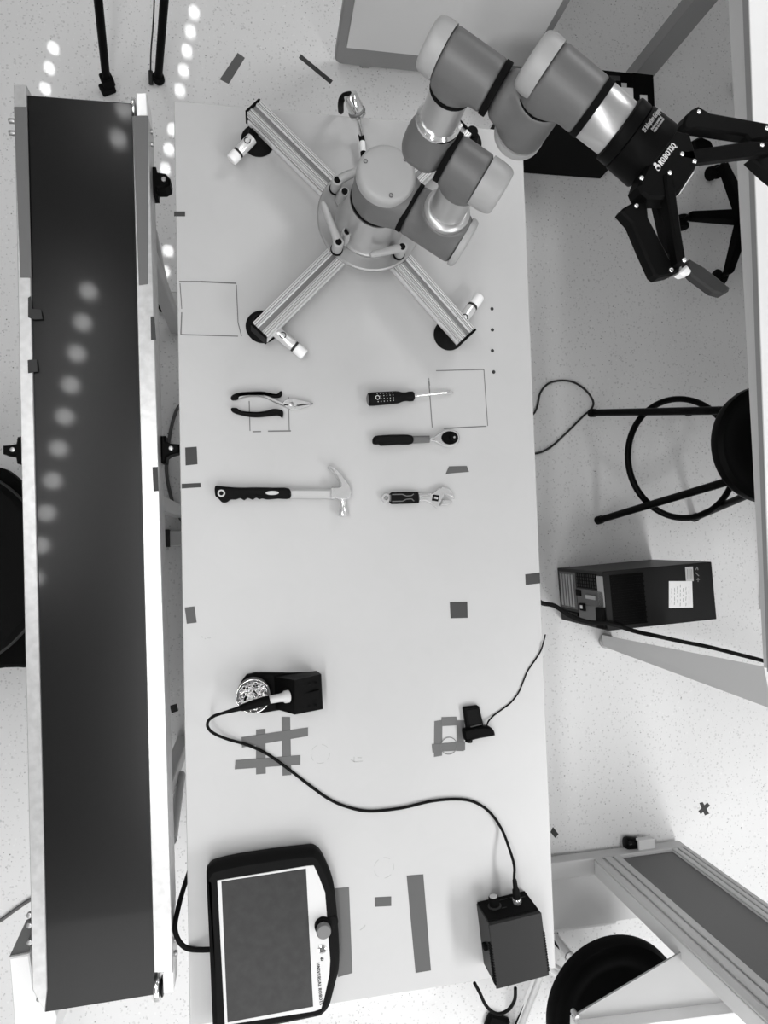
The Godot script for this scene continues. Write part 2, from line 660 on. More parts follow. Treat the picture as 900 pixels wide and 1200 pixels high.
# ---- work table
func work_table() -> void:
	var x0 := -0.1773
	var x1 := 0.7004
	var z0 := -1.0584
	var z1 := 1.0764
	var t := thing("work_table", "long pale grey work table with pencil marks, carrying the robot and hand tools", "table", Vector3((x0 + x1) / 2, 0, (z0 + z1) / 2))
	obj("table_top", MB.new().slab(x0, x1, TOP - 0.028, TOP, z0, z1, 0.0015), M.table_laminate, t)
	for lx in [x0 + 0.09, x1 - 0.09]:
		for lz in [z0 + 0.12, z1 - 0.12]:
			obj("leg", MB.new().slab(lx - 0.025, lx + 0.025, 0, TOP - 0.028, lz - 0.025, lz + 0.025, 0.003), M.steel_frame, t)
	var fr := MB.new()
	fr.slab(x0 + 0.09, x1 - 0.09, TOP - 0.09, TOP - 0.029, z0 + 0.1, z0 + 0.14)
	fr.slab(x0 + 0.09, x1 - 0.09, TOP - 0.09, TOP - 0.029, z1 - 0.14, z1 - 0.1)
	fr.slab(x0 + 0.07, x0 + 0.11, TOP - 0.09, TOP - 0.029, z0 + 0.14, z1 - 0.14)
	fr.slab(x1 - 0.11, x1 - 0.07, TOP - 0.09, TOP - 0.029, z0 + 0.14, z1 - 0.14)
	obj("under_frame", fr, M.steel_frame, t)
	# pencilled squares
	var marks := [
		[[[210, 330, 236, 330, 1.4], [236, 330, 277, 332, 1.8], [211, 332, 213, 362, 1.0], [213, 366, 212, 392, 1.4], [212, 392, 279, 394, 1.2], [277, 334, 279, 378, 1.1], [279, 378, 283, 394, 1.2]], "pencil_square"],
		[[[511, 434.5, 567, 433, 1.2], [503.5, 452, 502.5, 443, 0.9], [502.5, 447, 506.5, 501, 1.2], [567, 433, 571.5, 499, 1.0], [520, 502, 570, 499.5, 1.4]], "pencil_square"],
		[[[292, 470, 293, 505, 1.1], [296, 506, 306, 505.8, 1.4], [314, 505.4, 341, 505, 1.6], [338, 465, 339, 504, 1.1]], "pencil_square"],
	]
	for k in marks:
		var b := MB.new()
		for s in k[0]:
			stroke(b, at(s[0], s[1], TOP), at(s[2], s[3], TOP), s[4] * 0.002)
		obj(k[1], b, M.pen_ink, t)
	var c := MB.new()
	ring_line(c, at(526, 874, TOP + 0.0017), 0.0205, 0.0016, 0.0, TAU)
	obj("pencil_circle", c, M.pen_ink, t)
	for q in [[375.5, 883.5, 0.022, 0.0], [450, 1017, 0.024, 2.2]]:
		var d := MB.new()
		for i in 5:
			ring_line(d, at(q[0], q[1], TOP), q[2], 0.0012, q[3] + i * 1.22, q[3] + i * 1.22 + 0.75)
		obj("pencil_circle", d, M.pen_faint, t)
	for q in [[411, 890, 416, 893, 415, 887, 415, 893], [417, 893, 425, 892, 419, 888, 424, 888], [236, 746, 238, 747, 240, 748, 241, 749], [243, 747, 245, 748, 245, 748, 247, 747], [422, 1090, 427, 1086, 427, 1086, 428, 1084]]:
		var sc := MB.new()
		for i in [0, 4]:
			stroke(sc, at(q[i], q[i + 1], TOP), at(q[i + 2], q[i + 3], TOP), 0.0022)
		obj("pencil_scribble", sc, M.pen_faint, t)
	for h in [[576.5, 362], [577, 386.5], [577, 411], [578.5, 436]]:
		var p := at(h[0], h[1], TOP)
		obj("screw_hole", MB.new().cyl(p - Vector3(0, 0.004, 0), p + Vector3(0, 0.0006, 0), 0.0045, 0.0, 16), M.dark_grey, t)

func stroke(b: MB, p: Vector3, q: Vector3, w: float) -> void:
	var L := p.distance_to(q)
	b.box(frame((p + q) / 2.0, q - p), Vector3(L, 0.0004, w))

func ring_line(b: MB, c: Vector3, r: float, w: float, a0: float, a1: float) -> void:
	var n := int(ceil((a1 - a0) / 0.2))
	for i in n:
		var a := lerpf(a0, a1, float(i) / n)
		var e := lerpf(a0, a1, float(i + 1) / n)
		stroke(b, c + Vector3(cos(a), 0, sin(a)) * r, c + Vector3(cos(e), 0, sin(e)) * r, w)


# ---- conveyor
func conveyor() -> void:
	var t := thing("conveyor", "long belt conveyor with black belt and brushed aluminium side rails beside the table", "conveyor", at(110, 640, 0.0))
	var I := Transform3D()
	# the belt goes round its two end rollers
	var a := at(94, 113.5, BELT)
	var z := at(118, 1179, BELT)
	var along := (z - a).normalized()
	var across := Vector3(along.z, 0, -along.x)
	var wid := at(155, 118, BELT).distance_to(at(33, 110, BELT))
	var R := 0.026
	var b := MB.new()
	b.begin()
	var sec := []
	for i in 13:
		var an := PI / 2 + PI * i / 12.0
		sec.append(a + along * (0.008 + 0.008 * cos(an)) + Vector3(0, -R + R * sin(an), 0))
	for i in 13:
		var an := -PI / 2 + PI * i / 12.0
		sec.append(z + along * (-0.008 + 0.008 * cos(an)) + Vector3(0, -R + R * sin(an), 0))
	for i in sec.size():
		var p: Vector3 = sec[i]
		var q: Vector3 = sec[(i + 1) % sec.size()]
		var h := across * wid / 2.0
		b.quad(p - h, q - h, q + h, p + h, -1 if i in [12, 25] else b.g)
	for s in [-1, 1]:
		var mid: Vector3 = (a + z) / 2.0 - Vector3(0, R, 0) + across * (wid / 2.0 * s)
		for i in sec.size():
			b.tri(mid, sec[i] + across * (wid / 2.0 * s), sec[(i + 1) % sec.size()] + across * (wid / 2.0 * s))
	b.fix()
	obj("belt", b, M.belt_rubber, t)
	var hr := BELT + 0.006
	obj("rail", MB.new().prism(I, flat([16, 99, 30.5, 99, 55, 1160, 52.5, 1187, 38, 1160], hr), hr - 0.08, hr, 0.0015), M.brushed_aluminium, t)
	obj("rail", MB.new().prism(I, flat([155, 135.5, 173.5, 135.5, 203, 1140, 180.5, 1140], hr), hr - 0.08, hr, 0.0015), M.brushed_aluminium, t)
	# brackets that carry the end rollers
	obj("roller_bracket", MB.new().prism(I, flat([159, 108.5, 171.5, 108.5, 173, 136, 160, 136], hr - 0.004), hr - 0.075, hr - 0.004, 0.002), M.profile_aluminium, t)
	obj("roller_bracket", MB.new().prism(I, flat([190.5, 1139, 203, 1138, 203.5, 1163, 191.5, 1164.5], hr - 0.003), hr - 0.075, hr - 0.003, 0.002), M.white_paint, t)
	var rp := at(185, 1156, BELT - 0.025)
	obj("roller_end", MB.new().cyl(rp - across * 0.006, rp + across * 0.006, 0.03, 0.002), M.chrome, t)
	obj("roller_end", MB.new().cyl(rp + across * 0.008, rp + across * 0.012, 0.022, 0.001), M.black_metal, t)
	var r2 := at(157, 128, BELT - 0.03)
	obj("roller_end", MB.new().cyl(r2 - across * 0.004, r2 + across * 0.006, 0.025, 0.002), M.chrome, t)
	# motor guard at the near left end
	var gh := 0.80
	obj("motor_guard", MB.new().prism(I, flat([10.5, 1123, 34, 1118.5, 39.5, 1160, 55, 1161, 66, 1192, 60, 1230, 19, 1230], gh), gh - 0.12, gh, 0.003), M.white_paint, t)
	obj("motor_plate", MB.new().hexa([at(10.5, 1122, gh - 0.1), at(31, 1117, gh - 0.1), at(37, 1075, gh - 0.1), at(30, 1080, gh - 0.1), at(10.5, 1122, gh - 0.01), at(34, 1117, gh - 0.01), at(38, 1075, gh - 0.01), at(31, 1078, gh - 0.01)]), M.tape_mid, t)
	for s in [[46, 1170], [34.5, 1072], [34.5, 1084], [35, 1104]]:
		var p := at(s[0], s[1], gh + 0.002)
		obj("bolt", MB.new().cyl(p - Vector3(0, 0.006, 0), p + Vector3(0, 0.004, 0), 0.006, 0.001, 14), M.tool_satin, t)
	for s in [[14.5, 142], [14.8, 156], [176, 154], [177, 169], [205, 1101], [205, 1117]]:
		var p := at(s[0], s[1], BELT - 0.03)
		obj("bolt", MB.new().cyl(p - across * 0.008, p + across * 0.006, 0.006, 0.001, 14), M.tool_satin, t)
	# black clamps on the sides of the rails
	for k in [[176, 194, 184, 227, 199, 202, 217], [1, 1, 1, 1, 1, 1, 1], [0, 0, 0, 0, 0, 0, 0]]:
		if k[0] < 10:
			continue
		obj("side_clamp", MB.new().prism(I, flat([176, 194.5, 182.5, 194.5, 184, 201, 194, 203, 199.5, 209, 199, 216, 193, 219.5, 184, 219.5, 184, 227, 176.5, 227], 0.80), 0.75, 0.80, 0.004, false, true), M.black_plastic, t)
	obj("side_clamp", MB.new().prism(I, flat([188, 510.5, 194, 510.5, 194.5, 517, 199, 519.5, 210.5, 520.5, 210.5, 530, 199, 533, 195, 536, 194.5, 542, 188.5, 542], 0.80), 0.75, 0.80, 0.004, false, true), M.black_plastic, t)
	obj("side_clamp", MB.new().prism(I, flat([25, 511, 20, 512, 18.5, 520, 12, 521.5, 3, 522, 3, 532, 12, 533.5, 18, 534, 19.5, 543, 26, 544], 0.80), 0.75, 0.80, 0.004, false, true), M.black_plastic, t)
	for c in [[192, 210.5], [200.5, 525.5], [15, 527]]:
		var p := at(c[0], c[1], 0.80)
		obj("clamp_screw", MB.new().cyl(p - Vector3(0, 0.01, 0), p + Vector3(0, 0.004, 0), 0.0055, 0.001, 14), M.tool_satin, t)
	# stand: two leg frames with foot bars and slanting braces
	for zz in [-0.78, -0.12, 0.68]:
		for xx in [-0.475, -0.275]:
			obj("leg", MB.new().slab(xx - 0.02, xx + 0.02, 0.0, BELT - 0.09, zz - 0.02, zz + 0.02, 0.003), M.steel_frame, t)
		obj("cross_bar", MB.new().slab(-0.455, -0.295, BELT - 0.12, BELT - 0.085, zz - 0.02, zz + 0.02), M.steel_frame, t)
	obj("brace", MB.new().tube(line([178, 270, 0.55, 196, 352, 0.06]), 0.014, 8), M.steel_frame, t)
	obj("brace", MB.new().tube(line([212, 908, 0.3, 201, 985, 0.62]), 0.014, 8), M.steel_frame, t)


# ---- desk at the right, under which the stool and the computer stand
func desk() -> void:
	var h := 0.95
	var e0 := at(878, 0, h)
	var e1 := at(905, 787, h)
	var dir := (e1 - e0).normalized()
	var far := e0 - dir * 1.1
	var t := thing("desk", "high white desk with grey banding and pale steel apron at the edge of the picture", "desk", Vector3(e1.x + 0.4, 0, -0.7))
	obj("desk_top", MB.new().prism(Transform3D(), PackedVector2Array([Vector2(far.x, far.z), Vector2(far.x + 0.85, far.z), Vector2(e1.x + 0.85, e1.z), Vector2(e1.x, e1.z)]), h - 0.004, h, 0.001), M.desk_white, t)
	var b0 := at(868.5, 0, h - 0.03) - dir * 1.1
	var b1 := at(899, 787, h - 0.03)
	obj("edge_band", MB.new().prism(Transform3D(), PackedVector2Array([Vector2(b0.x, b0.z), Vector2(b0.x + 0.84, b0.z), Vector2(b1.x + 0.84, b1.z), Vector2(b1.x, b1.z)]), h - 0.03, h - 0.004), M.desk_band, t)
	var a0 := at(844.5, 0, h - 0.09) - dir * 1.1
	var a1 := at(895, 782, h - 0.09)
	obj("apron", MB.new().prism(Transform3D(), PackedVector2Array([Vector2(a0.x, a0.z), Vector2(a0.x + 0.03, a0.z), Vector2(a1.x + 0.03, a1.z), Vector2(a1.x, a1.z)]), h - 0.09, h - 0.03), M.desk_apron, t)
	var f := at(706, 750, 0)
	obj("leg", MB.new().hexa([at(705, 744, 0.02), at(706.5, 757.5, 0.02), at(722, 761, 0.02), at(721, 747, 0.02), at(895, 781, 0.86), at(905, 831, 0.86), at(945, 840, 0.86), at(940, 790, 0.86)]), M.desk_apron, t)
	obj("leg_foot", MB.new().cyl(Vector3(f.x + 0.012, 0, f.z + 0.004), Vector3(f.x + 0.012, 0.022, f.z + 0.004), 0.029, 0.003), M.tool_satin, t)
	var g := at(744, 93, 0)
	obj("leg", MB.new().slab(g.x - 0.04, g.x + 0.045, 0.0, h - 0.03, g.z - 0.03, g.z + 0.03, 0.003), M.bin_grey, t)
	obj("leg", MB.new().slab(e1.x + 0.76, e1.x + 0.81, 0.0, h - 0.03, e1.z - 0.08, e1.z - 0.03), M.desk_apron, t)
	obj("leg", MB.new().slab(e1.x + 0.76, e1.x + 0.81, 0.0, h - 0.03, g.z - 0.03, g.z + 0.03), M.desk_apron, t)


# ---- white framed board at the far end and the wheeled stand at the near end
func board_and_cart() -> void:
	var zb := -1.806
	var t := thing("standing_board", "tall glossy white board with rounded grey frame standing behind the robot", "board", Vector3(0.8, 0, zb))
	var x0 := at(391, 55, 0.02).x
	var T := Transform3D(Basis(Vector3.RIGHT, Vector3.BACK, Vector3.DOWN), Vector3(0, 0, zb - 0.03))   # x right, local z down, thickness towards +z
	var out := PackedVector2Array()
	var x1 := x0 + 0.76
	var r := 0.03
	for c in [[x0 + r, -0.02 - r, PI], [x1 - r, -0.02 - r, PI / 2]]:
		for i in 6:
			var a: float = c[2] - PI / 2 * i / 5.0
			out.append(Vector2(c[0] + cos(a) * r, c[1] + sin(a) * r))
	out.append(Vector2(x1, -1.3))
	out.append(Vector2(x0, -1.3))
	obj("frame", MB.new().prism(T, out, 0.0, 0.03, 0.006), M.bin_grey, t)
	obj("white_face", MB.new().slab(x0 + 0.035, x1 - 0.03, 0.115, 1.27, zb - 0.005, zb + 0.006, 0.002), M.board_white, t)
	for x in [x0 + 0.12, x1 - 0.12]:
		obj("foot", MB.new().slab(x - 0.02, x + 0.02, 0.0, 0.03, zb - 0.2, zb - 0.01, 0.003), M.bin_grey, t)

	# wheeled stand
	var bz0 := at(700, 998, 0.02).z
	var p0 := at(697, 1010, 0.075)
	var c := thing("panel_stand", "pale grey wheeled stand with upright grey panel between aluminium posts", "stand", Vector3(1.35, 0, bz0))
	var bt := 0.075
	var zf := bz0 - 0.005
	var zr := zf + 0.062
	var xr := at(806, 995, bt).x
	obj("base_beam", MB.new().slab(0.93, xr, 0.02, bt, zf, zr, 0.003), M.cart_grey, c)
	var xa := at(696, 1012, bt).x
	var xb := at(727, 1008, bt).x
	var xc := at(788, 1003, bt).x
	var up := 1.5
	for k in [[xa, xb, [0.0, 0.42, 0.58, 0.86]], [xc, xr, [0.0, 0.14, 0.5, 0.62]]]:
		var w: float = k[1] - k[0]
		obj("post", MB.new().slab(k[0], k[1], bt, up, zf + 0.008, zr, 0.002), M.cart_light, c)
		var s := MB.new()
		var e: Array = k[2]
		s.slab(k[0] + w * 0.02, k[0] + w * 0.3, bt, up, zf, zf + 0.008, 0.002)
		s.slab(k[0] + w * 0.4, k[0] + w * 0.66, bt, up, zf, zf + 0.008, 0.002)
		s.slab(k[0] + w * 0.74, k[0] + w * 0.98, bt, up, zf, zf + 0.008, 0.002)
		obj("post_lips", s, M.cart_grey, c)
	obj("grey_panel", MB.new().slab(xb, xc, bt + 0.002, up, zf + 0.012, zf + 0.03, 0.001), M.panel_grey, c)
	obj("lower_shelf", MB.new().slab(0.9, xa + 0.2, 0.05, 0.058, zr, zr + 0.19, 0.001), M.cart_grey, c)
	obj("shelf_lip", MB.new().slab(0.9, xa + 0.09, 0.03, 0.058, zr + 0.19, zr + 0.2, 0.001), M.cart_light, c)
	var sh := 0.6
	obj("side_shelf", MB.new().prism(Transform3D(), flat([802, 1114, 671, 1192, 673, 1198, 872, 1171], sh), sh - 0.006, sh), M.shelf_grey, c)
	var q0 := at(671, 1192, sh)
	var q1 := at(869, 1168, sh)
	var ln := q0.distance_to(q1) + 0.02
	obj("shelf_tray", MB.new().box(frame((q0 + q1) / 2.0 + Vector3(0.01, -0.03, 0.11), q1 - q0), Vector3(ln, 0.08, 0.2), 0.004), M.white_paint, c)
	var bp := at(677, 1193, sh + 0.02)
	obj("bolt", MB.new().cyl(bp - Vector3(0, 0.03, 0), bp, 0.008, 0.001, 16), M.tool_satin, c)
	var wp := at(739, 987, 0.025)
	obj("caster", MB.new().cyl(wp - Vector3(0.025, 0, 0), wp + Vector3(0.03, 0.0, 0.008), 0.025, 0.008), M.black_gloss, c)
	obj("caster_fork", MB.new().slab(wp.x + 0.015, wp.x + 0.085, 0.03, 0.058, wp.z - 0.018, wp.z + 0.02, 0.003), M.cart_light, c)
	var w2 := Vector3(1.0, 0.03, bz0 + 0.03)
	obj("caster", MB.new().cyl(Vector3(0.98, 0.03, zr + 0.23), Vector3(1.02, 0.03, zr + 0.23), 0.03, 0.008), M.black_gloss, c)


# ---- computers
func computers() -> void:
	var H := 0.36
	var x0 := 1.146
	var x1 := 1.562
	var z0 := 0.120
	var z1 := 0.321
	var t := thing("computer_tower", "black computer tower with paper note on top and bare rear ports facing the table", "computer", Vector3((x0 + x1) / 2, 0, (z0 + z1) / 2))
	var q := (at(840, 726, H) - at(712, 738, H)).normalized()
	var skew := frame(Vector3((x0 + x1) / 2, 0.008, (z0 + z1) / 2), Vector3(1, 0, -0.045))
	var L := x1 - x0
	var W := z1 - z0
	obj("case", MB.new().box(skew, Vector3(L, H - 0.008, W), 0.002), M.station_black, t)
	for sx in [-1, 1]:
		for sz in [-1, 1]:
			obj("foot", MB.new().box(skew * Transform3D(Basis(), Vector3(sx * (L / 2 - 0.05), -0.008, sz * (W / 2 - 0.03))), Vector3(0.04, 0.009, 0.02)), M.rubber, t)
	# rear face: local x = -L/2, y up, z across
	var rear := func(y0: float, y1: float, a: float, b: float, d: float) -> MB:
		return MB.new().box(skew * Transform3D(Basis(), Vector3(-L / 2 - d / 2, y0, W * ((a + b) / 2 - 0.5))), Vector3(d, y1 - y0, W * absf(b - a)), minf(0.001, d / 3))
	obj("slot_frame", rear.call(0.015, 0.148, 0.06, 0.74, 0.002), M.tape_grey, t)
	for i in 5:
		obj("slot_cover", rear.call(0.028 + i * 0.023, 0.040 + i * 0.023, 0.1, 0.7, 0.005), M.tool_satin, t)
	obj("rear_grille", rear.call(0.158, 0.31, 0.05, 0.32, 0.002), M.black_matt, t)
	for r in 4:
		for i in 9:
			obj("grille_rib", rear.call(0.161 + i * 0.0165, 0.166 + i * 0.0165, 0.07 + r * 0.062, 0.115 + r * 0.062, 0.004), M.dark_grey, t)
	obj("port_plate", rear.call(0.155, 0.345, 0.34, 0.62, 0.003), M.tape_grey, t)
	obj("port_plate", rear.call(0.31, 0.35, 0.08, 0.6, 0.003), M.tool_satin, t)
	obj("port", rear.call(0.155, 0.19, 0.36, 0.47, 0.008), M.black_matt, t)
	obj("port", rear.call(0.23, 0.30, 0.43, 0.50, 0.009), M.tool_satin, t)
	obj("power_supply", rear.call(0.16, 0.30, 0.62, 0.92, 0.003), M.panel_grey, t)
	obj("power_socket", rear.call(0.18, 0.215, 0.6, 0.73, 0.01), M.black_matt, t)
	obj("power_switch", rear.call(0.192, 0.204, 0.63, 0.69, 0.014), M.label_white, t)
	obj("cable_cover", rear.call(0.30, 0.345, 0.62, 0.97, 0.012), M.black_matt, t)
	obj("lower_bar", rear.call(0.01, 0.15, 0.80, 0.86, 0.006), M.black_metal, t)
	# top: punched vent, note and label
	var lid := skew * Transform3D(Basis(), Vector3(0, H - 0.008, 0))
	obj("vent_field", MB.new().box(lid * Transform3D(Basis(), Vector3(-L * 0.295, -0.0005, W * 0.0)), Vector3(L * 0.30, 0.0012, W * 0.86)), M.black_matt, t)
	var ribs := MB.new()
	for i in 14:
		for j in 20:
			ribs.box(lid * Transform3D(Basis(), Vector3(-L * 0.435 + i * L * 0.0215 + (j % 2) * 0.004, 0.0006, -W * 0.41 + j * W * 0.0435)), Vector3(0.0055, 0.001, 0.005))
	var rb := obj("vent_mesh", ribs, M.black_plastic, t)
	rb.set_meta("kind", "stuff")
	var note := thing("paper_note", "white square handwritten paper note lying on the computer tower", "note", at(797, 697, H + 0.001))
	obj("sheet", MB.new().prism(Transform3D(), flat([784, 681, 811, 681, 812, 712, 784, 712.5], H + 0.001), H, H + 0.0012), M.paper, note)
	var wr := MB.new()
	var rng := RandomNumberGenerator.new()
	rng.seed = 4
	for i in 7:
		var u := 787.0 + i * 3.4
		var v := 684.0 + rng.randf() * 6
		while v < 708:
			var n := rng.randf_range(1.5, 5)
			stroke(wr, at(u, v, H + 0.0013), at(u + rng.randf_range(-0.4, 0.4), v + n, H + 0.0013), 0.0013)
			v += n + rng.randf_range(0.8, 3)
	obj("handwriting", wr, M.print_grey, note)
	obj("sticker", MB.new().prism(Transform3D(), flat([803, 664.5, 812, 664, 813, 681, 804, 681], H + 0.001), H, H + 0.0008), M.paper_grey, t)
	var pr := MB.new()
	for i in 4:
		stroke(pr, at(805.5 + i * 1.7, 667, H + 0.001), at(805.8 + i * 1.7, 678, H + 0.001), 0.0012)
	obj("sticker_print", pr, M.print_grey, t)
	var mk := MB.new()
	for s in [[815, 668, 817, 664.5], [817, 664.5, 818, 668], [815, 671, 819, 675], [816, 679, 820, 679], [818, 677, 818, 682]]:
		stroke(mk, at(s[0], s[1], H + 0.0002), at(s[2], s[3], H + 0.0002), 0.003)
	obj("white_lettering", mk, M.print_grey, t)

	# second tower, lying behind the robot
	var h2 := 0.39
	var b := thing("computer_tower", "black computer tower with white paper on top standing on the floor behind the gripper", "computer", Vector3(1.18, 0, -1.53))
	var y0 := -1.61
	var y1 := -1.447
	obj("case", MB.new().slab(0.93, 1.401, 0.006, h2, y0, y1, 0.002), M.black_plastic, b)
	obj("top_rim", MB.new().slab(1.32, 1.401, h2 - 0.003, h2 + 0.002, y0, y1, 0.001), M.housing_black, b)
	for x in [0.97, 1.36]:
		obj("foot", MB.new().slab(x - 0.02, x + 0.02, 0, 0.007, y0 + 0.02, y1 - 0.02), M.rubber, b)
	obj("sticker", MB.new().prism(Transform3D(), flat([750, 111, 758.5, 111.5, 759, 122, 750.5, 120], h2 + 0.003), h2 + 0.0018, h2 + 0.003), M.label_white, b)
	obj("sticker", MB.new().prism(Transform3D(), flat([728.5, 96.5, 735, 97, 735, 102, 729, 102], h2 + 0.003), h2 - 0.0005, h2 + 0.001), M.paper_grey, b)
	obj("port_strip", MB.new().prism(Transform3D(), flat([700, 87.5, 727, 89, 727, 94.5, 700, 93], h2 + 0.001), h2 - 0.0005, h2 + 0.001), M.dark_grey, b)
	tag(obj("paper_sheet", MB.new().prism(Transform3D(), flat([700, 100, 745, 103.5, 745.5, 122, 735, 140, 700, 138], h2 + 0.001), h2 + 0.0002, h2 + 0.0012), M.paper), "white paper sheet lying on the black computer tower behind the gripper", "paper")


# ---- stools and chairs
func star_base(t: Node3D, c: Vector3, r: float, a0: float, wheel: float) -> void:
	for i in 5:
		var a := a0 + TAU * i / 5.0
		var d := Vector3(cos(a), 0, sin(a))
		var p := c + d * r
		var s := d.cross(Vector3.UP)
		obj("leg", MB.new().hexa([c + Vector3(0, -0.012, 0) - s * 0.03, p + Vector3(0, -0.028, 0) - s * 0.017, p + Vector3(0, -0.028, 0) + s * 0.017, c + Vector3(0, -0.012, 0) + s * 0.03, c + Vector3(0, 0.03, 0) - s * 0.024, p - s * 0.013, p + s * 0.013, c + Vector3(0, 0.03, 0) + s * 0.024]), M.black_plastic, t)
		var w := Vector3(p.x, wheel, p.z)
		obj("caster_stem", MB.new().cyl(w, Vector3(p.x, p.y - 0.01, p.z), 0.011), M.black_metal, t)
		for k in [-1, 1]:
			obj("caster_wheel", MB.new().cyl(w + s * (0.006 * k), w + s * (0.026 * k), wheel, 0.005, 24), M.black_matt, t)

func stools() -> void:
	# bar stool, half under the desk
	var t := thing("bar_stool", "black round bar stool with splayed tube legs and ring footrest under the desk", "stool", Vector3(1.53, 0, -0.27))
	var seat := at(904, 520, 0.66)
	var sr := 0.185
	obj("seat", MB.new().lathe(seat - Vector3(0, 0.045, 0), Vector3.UP, [Vector2(0, 0), Vector2(sr - 0.02, 0), Vector2(sr - 0.004, 0.006), Vector2(sr, 0.02), Vector2(sr - 0.004, 0.036), Vector2(sr - 0.018, 0.045), Vector2(sr - 0.034, 0.043), Vector2(sr - 0.05, 0.037), Vector2(sr - 0.09, 0.035), Vector2(0, 0.034)], 72), M.black_metal, t)
	var ends := [[692, 484], [700, 610], [805, 483], [813, 607]]
	for e in ends:
		var f := at(e[0], e[1], 0.0)
		var top := Vector3(lerpf(seat.x, f.x, 0.42), seat.y - 0.04, lerpf(seat.z, f.z, 0.5))
		obj("leg", MB.new().tube(PackedVector3Array([f + Vector3(0, 0.004, 0), top]), 0.0135, 16), M.black_metal, t)
		obj("foot_cap", MB.new().tube(PackedVector3Array([f + Vector3(0, 0.001, 0), f.lerp(top, 0.04)]), 0.0165, 16), M.rubber, t)
	obj("foot_ring", MB.new().torus(at(800, 537, 0.237), Vector3.UP, 0.222, 0.0115, 80), M.black_metal, t)

	# swivel chair base that shows between the gripper and the desk
	var c := at(872, 255, 0.1)
	var s := thing("swivel_chair", "black swivel chair with five spoke wheeled base mostly hidden beneath the desk", "chair", Vector3(c.x, 0, c.z))
	star_base(s, c, 0.235, PI, 0.028)
	obj("column", MB.new().cyl(c, c + Vector3(0, 0.3, 0), 0.025), M.black_metal, s)
	obj("seat", MB.new().slab(c.x + 0.02, c.x + 0.42, 0.4, 0.47, c.z - 0.2, c.z + 0.2, 0.02), M.black_matt, s)

	# round seated stool at the left edge
	var l := at(-83, 667, 0.62)
	var k := thing("swivel_chair", "black padded swivel chair with round seat, cut off beside the outer conveyor rail", "chair", Vector3(l.x, 0, l.z))
	var lr := 0.262
	obj("seat", MB.new().lathe(l - Vector3(0, 0.07, 0), Vector3.UP, [Vector2(0, 0), Vector2(lr - 0.02, 0), Vector2(lr, 0.02), Vector2(lr, 0.05), Vector2(lr - 0.012, 0.066), Vector2(lr - 0.03, 0.07), Vector2(0, 0.072)], 72), M.black_matt, k)
	obj("seat_rim", MB.new().torus(l - Vector3(0, 0.035, 0), Vector3.UP, lr, 0.006, 72), M.dark_grey, k)
	obj("column", MB.new().cyl(Vector3(l.x, 0.1, l.z), l - Vector3(0, 0.06, 0), 0.03), M.black_metal, k)
	star_base(k, Vector3(l.x, 0.1, l.z), 0.29, 0.35, 0.028)
	# its armrests and lower back show beside the round seat
	obj("lower_back", MB.new().prism(Transform3D(), soft(flat([-130, 700, 10, 705, 33, 730, 33, 778, 5, 783, -130, 790], 0.4)), 0.33, 0.40, 0.01), M.black_matt, k)
	obj("armrest", MB.new().prism(Transform3D(), soft(flat([-90, 545, -10, 546, 14, 556, 30, 574, 30, 583, 0, 590, -90, 592], 0.5)), 0.46, 0.5, 0.008), M.black_matt, k)
	obj("arm_tube", MB.new().tube(line([-60, 605, 0.48, 32, 588, 0.48]), 0.008, 12), M.dark_grey, k)
	obj("arm_tube", MB.new().tube(line([-60, 718, 0.44, 34, 722, 0.44]), 0.006, 12), M.dark_grey, k)
	for p in [[-110, 560], [20, 570], [-110, 770], [20, 765]]:
		var a := at(p[0], p[1], 0.36)
		obj("leg", MB.new().slab(a.x - 0.012, a.x + 0.012, 0, 0.48 if p[1] < 600 else 0.34, a.z - 0.012, a.z + 0.012), M.black_metal, k)

	# round seat at the lower right, with chromed legs
	var n := at(728, 1194, 0.47)
	var r := thing("round_stool", "black round stool with chromed tube legs under the tray of the stand", "stool", Vector3(n.x, 0, n.z))
	var rr := 0.232
	obj("seat", MB.new().lathe(n - Vector3(0, 0.06, 0), Vector3.UP, [Vector2(0, 0), Vector2(rr - 0.02, 0), Vector2(rr, 0.018), Vector2(rr, 0.04), Vector2(rr - 0.012, 0.056), Vector2(rr - 0.03, 0.06), Vector2(rr - 0.062, 0.056), Vector2(rr - 0.075, 0.046), Vector2(rr - 0.09, 0.044), Vector2(0, 0.044)], 72), M.black_plastic, r)
	for leg in [[640, 1135, 0.3, 637, 1128, 0.16, 604, 1215, 0.03], [690, 1145, 0.36, 668, 1122, 0.2, 646, 1094, 0.02], [800, 1200, 0.38, 815, 1210, 0.2, 830, 1225, 0.02], [735, 1260, 0.38, 732, 1275, 0.2, 728, 1300, 0.02]]:
		var path := line(leg)
		obj("leg", MB.new().tube(PackedVector3Array([path[1], path[2]]), 0.019, 20).tube(PackedVector3Array([n - Vector3(0, 0.06, 0), path[1]]), 0.019, 20), M.chrome, r)
		obj("foot_cap", MB.new().cyl(Vector3(path[2].x, 0, path[2].z), path[2] + Vector3(0, 0.015, 0), 0.024, 0.003), M.rubber, r)
	var fp := at(583, 1200, 0.02)
	obj("base_pad", MB.new().box(frame(Vector3(fp.x, 0.0, fp.z), Vector3(1, 0, 0.5)), Vector3(0.09, 0.03, 0.06), 0.01), M.black_plastic, r)


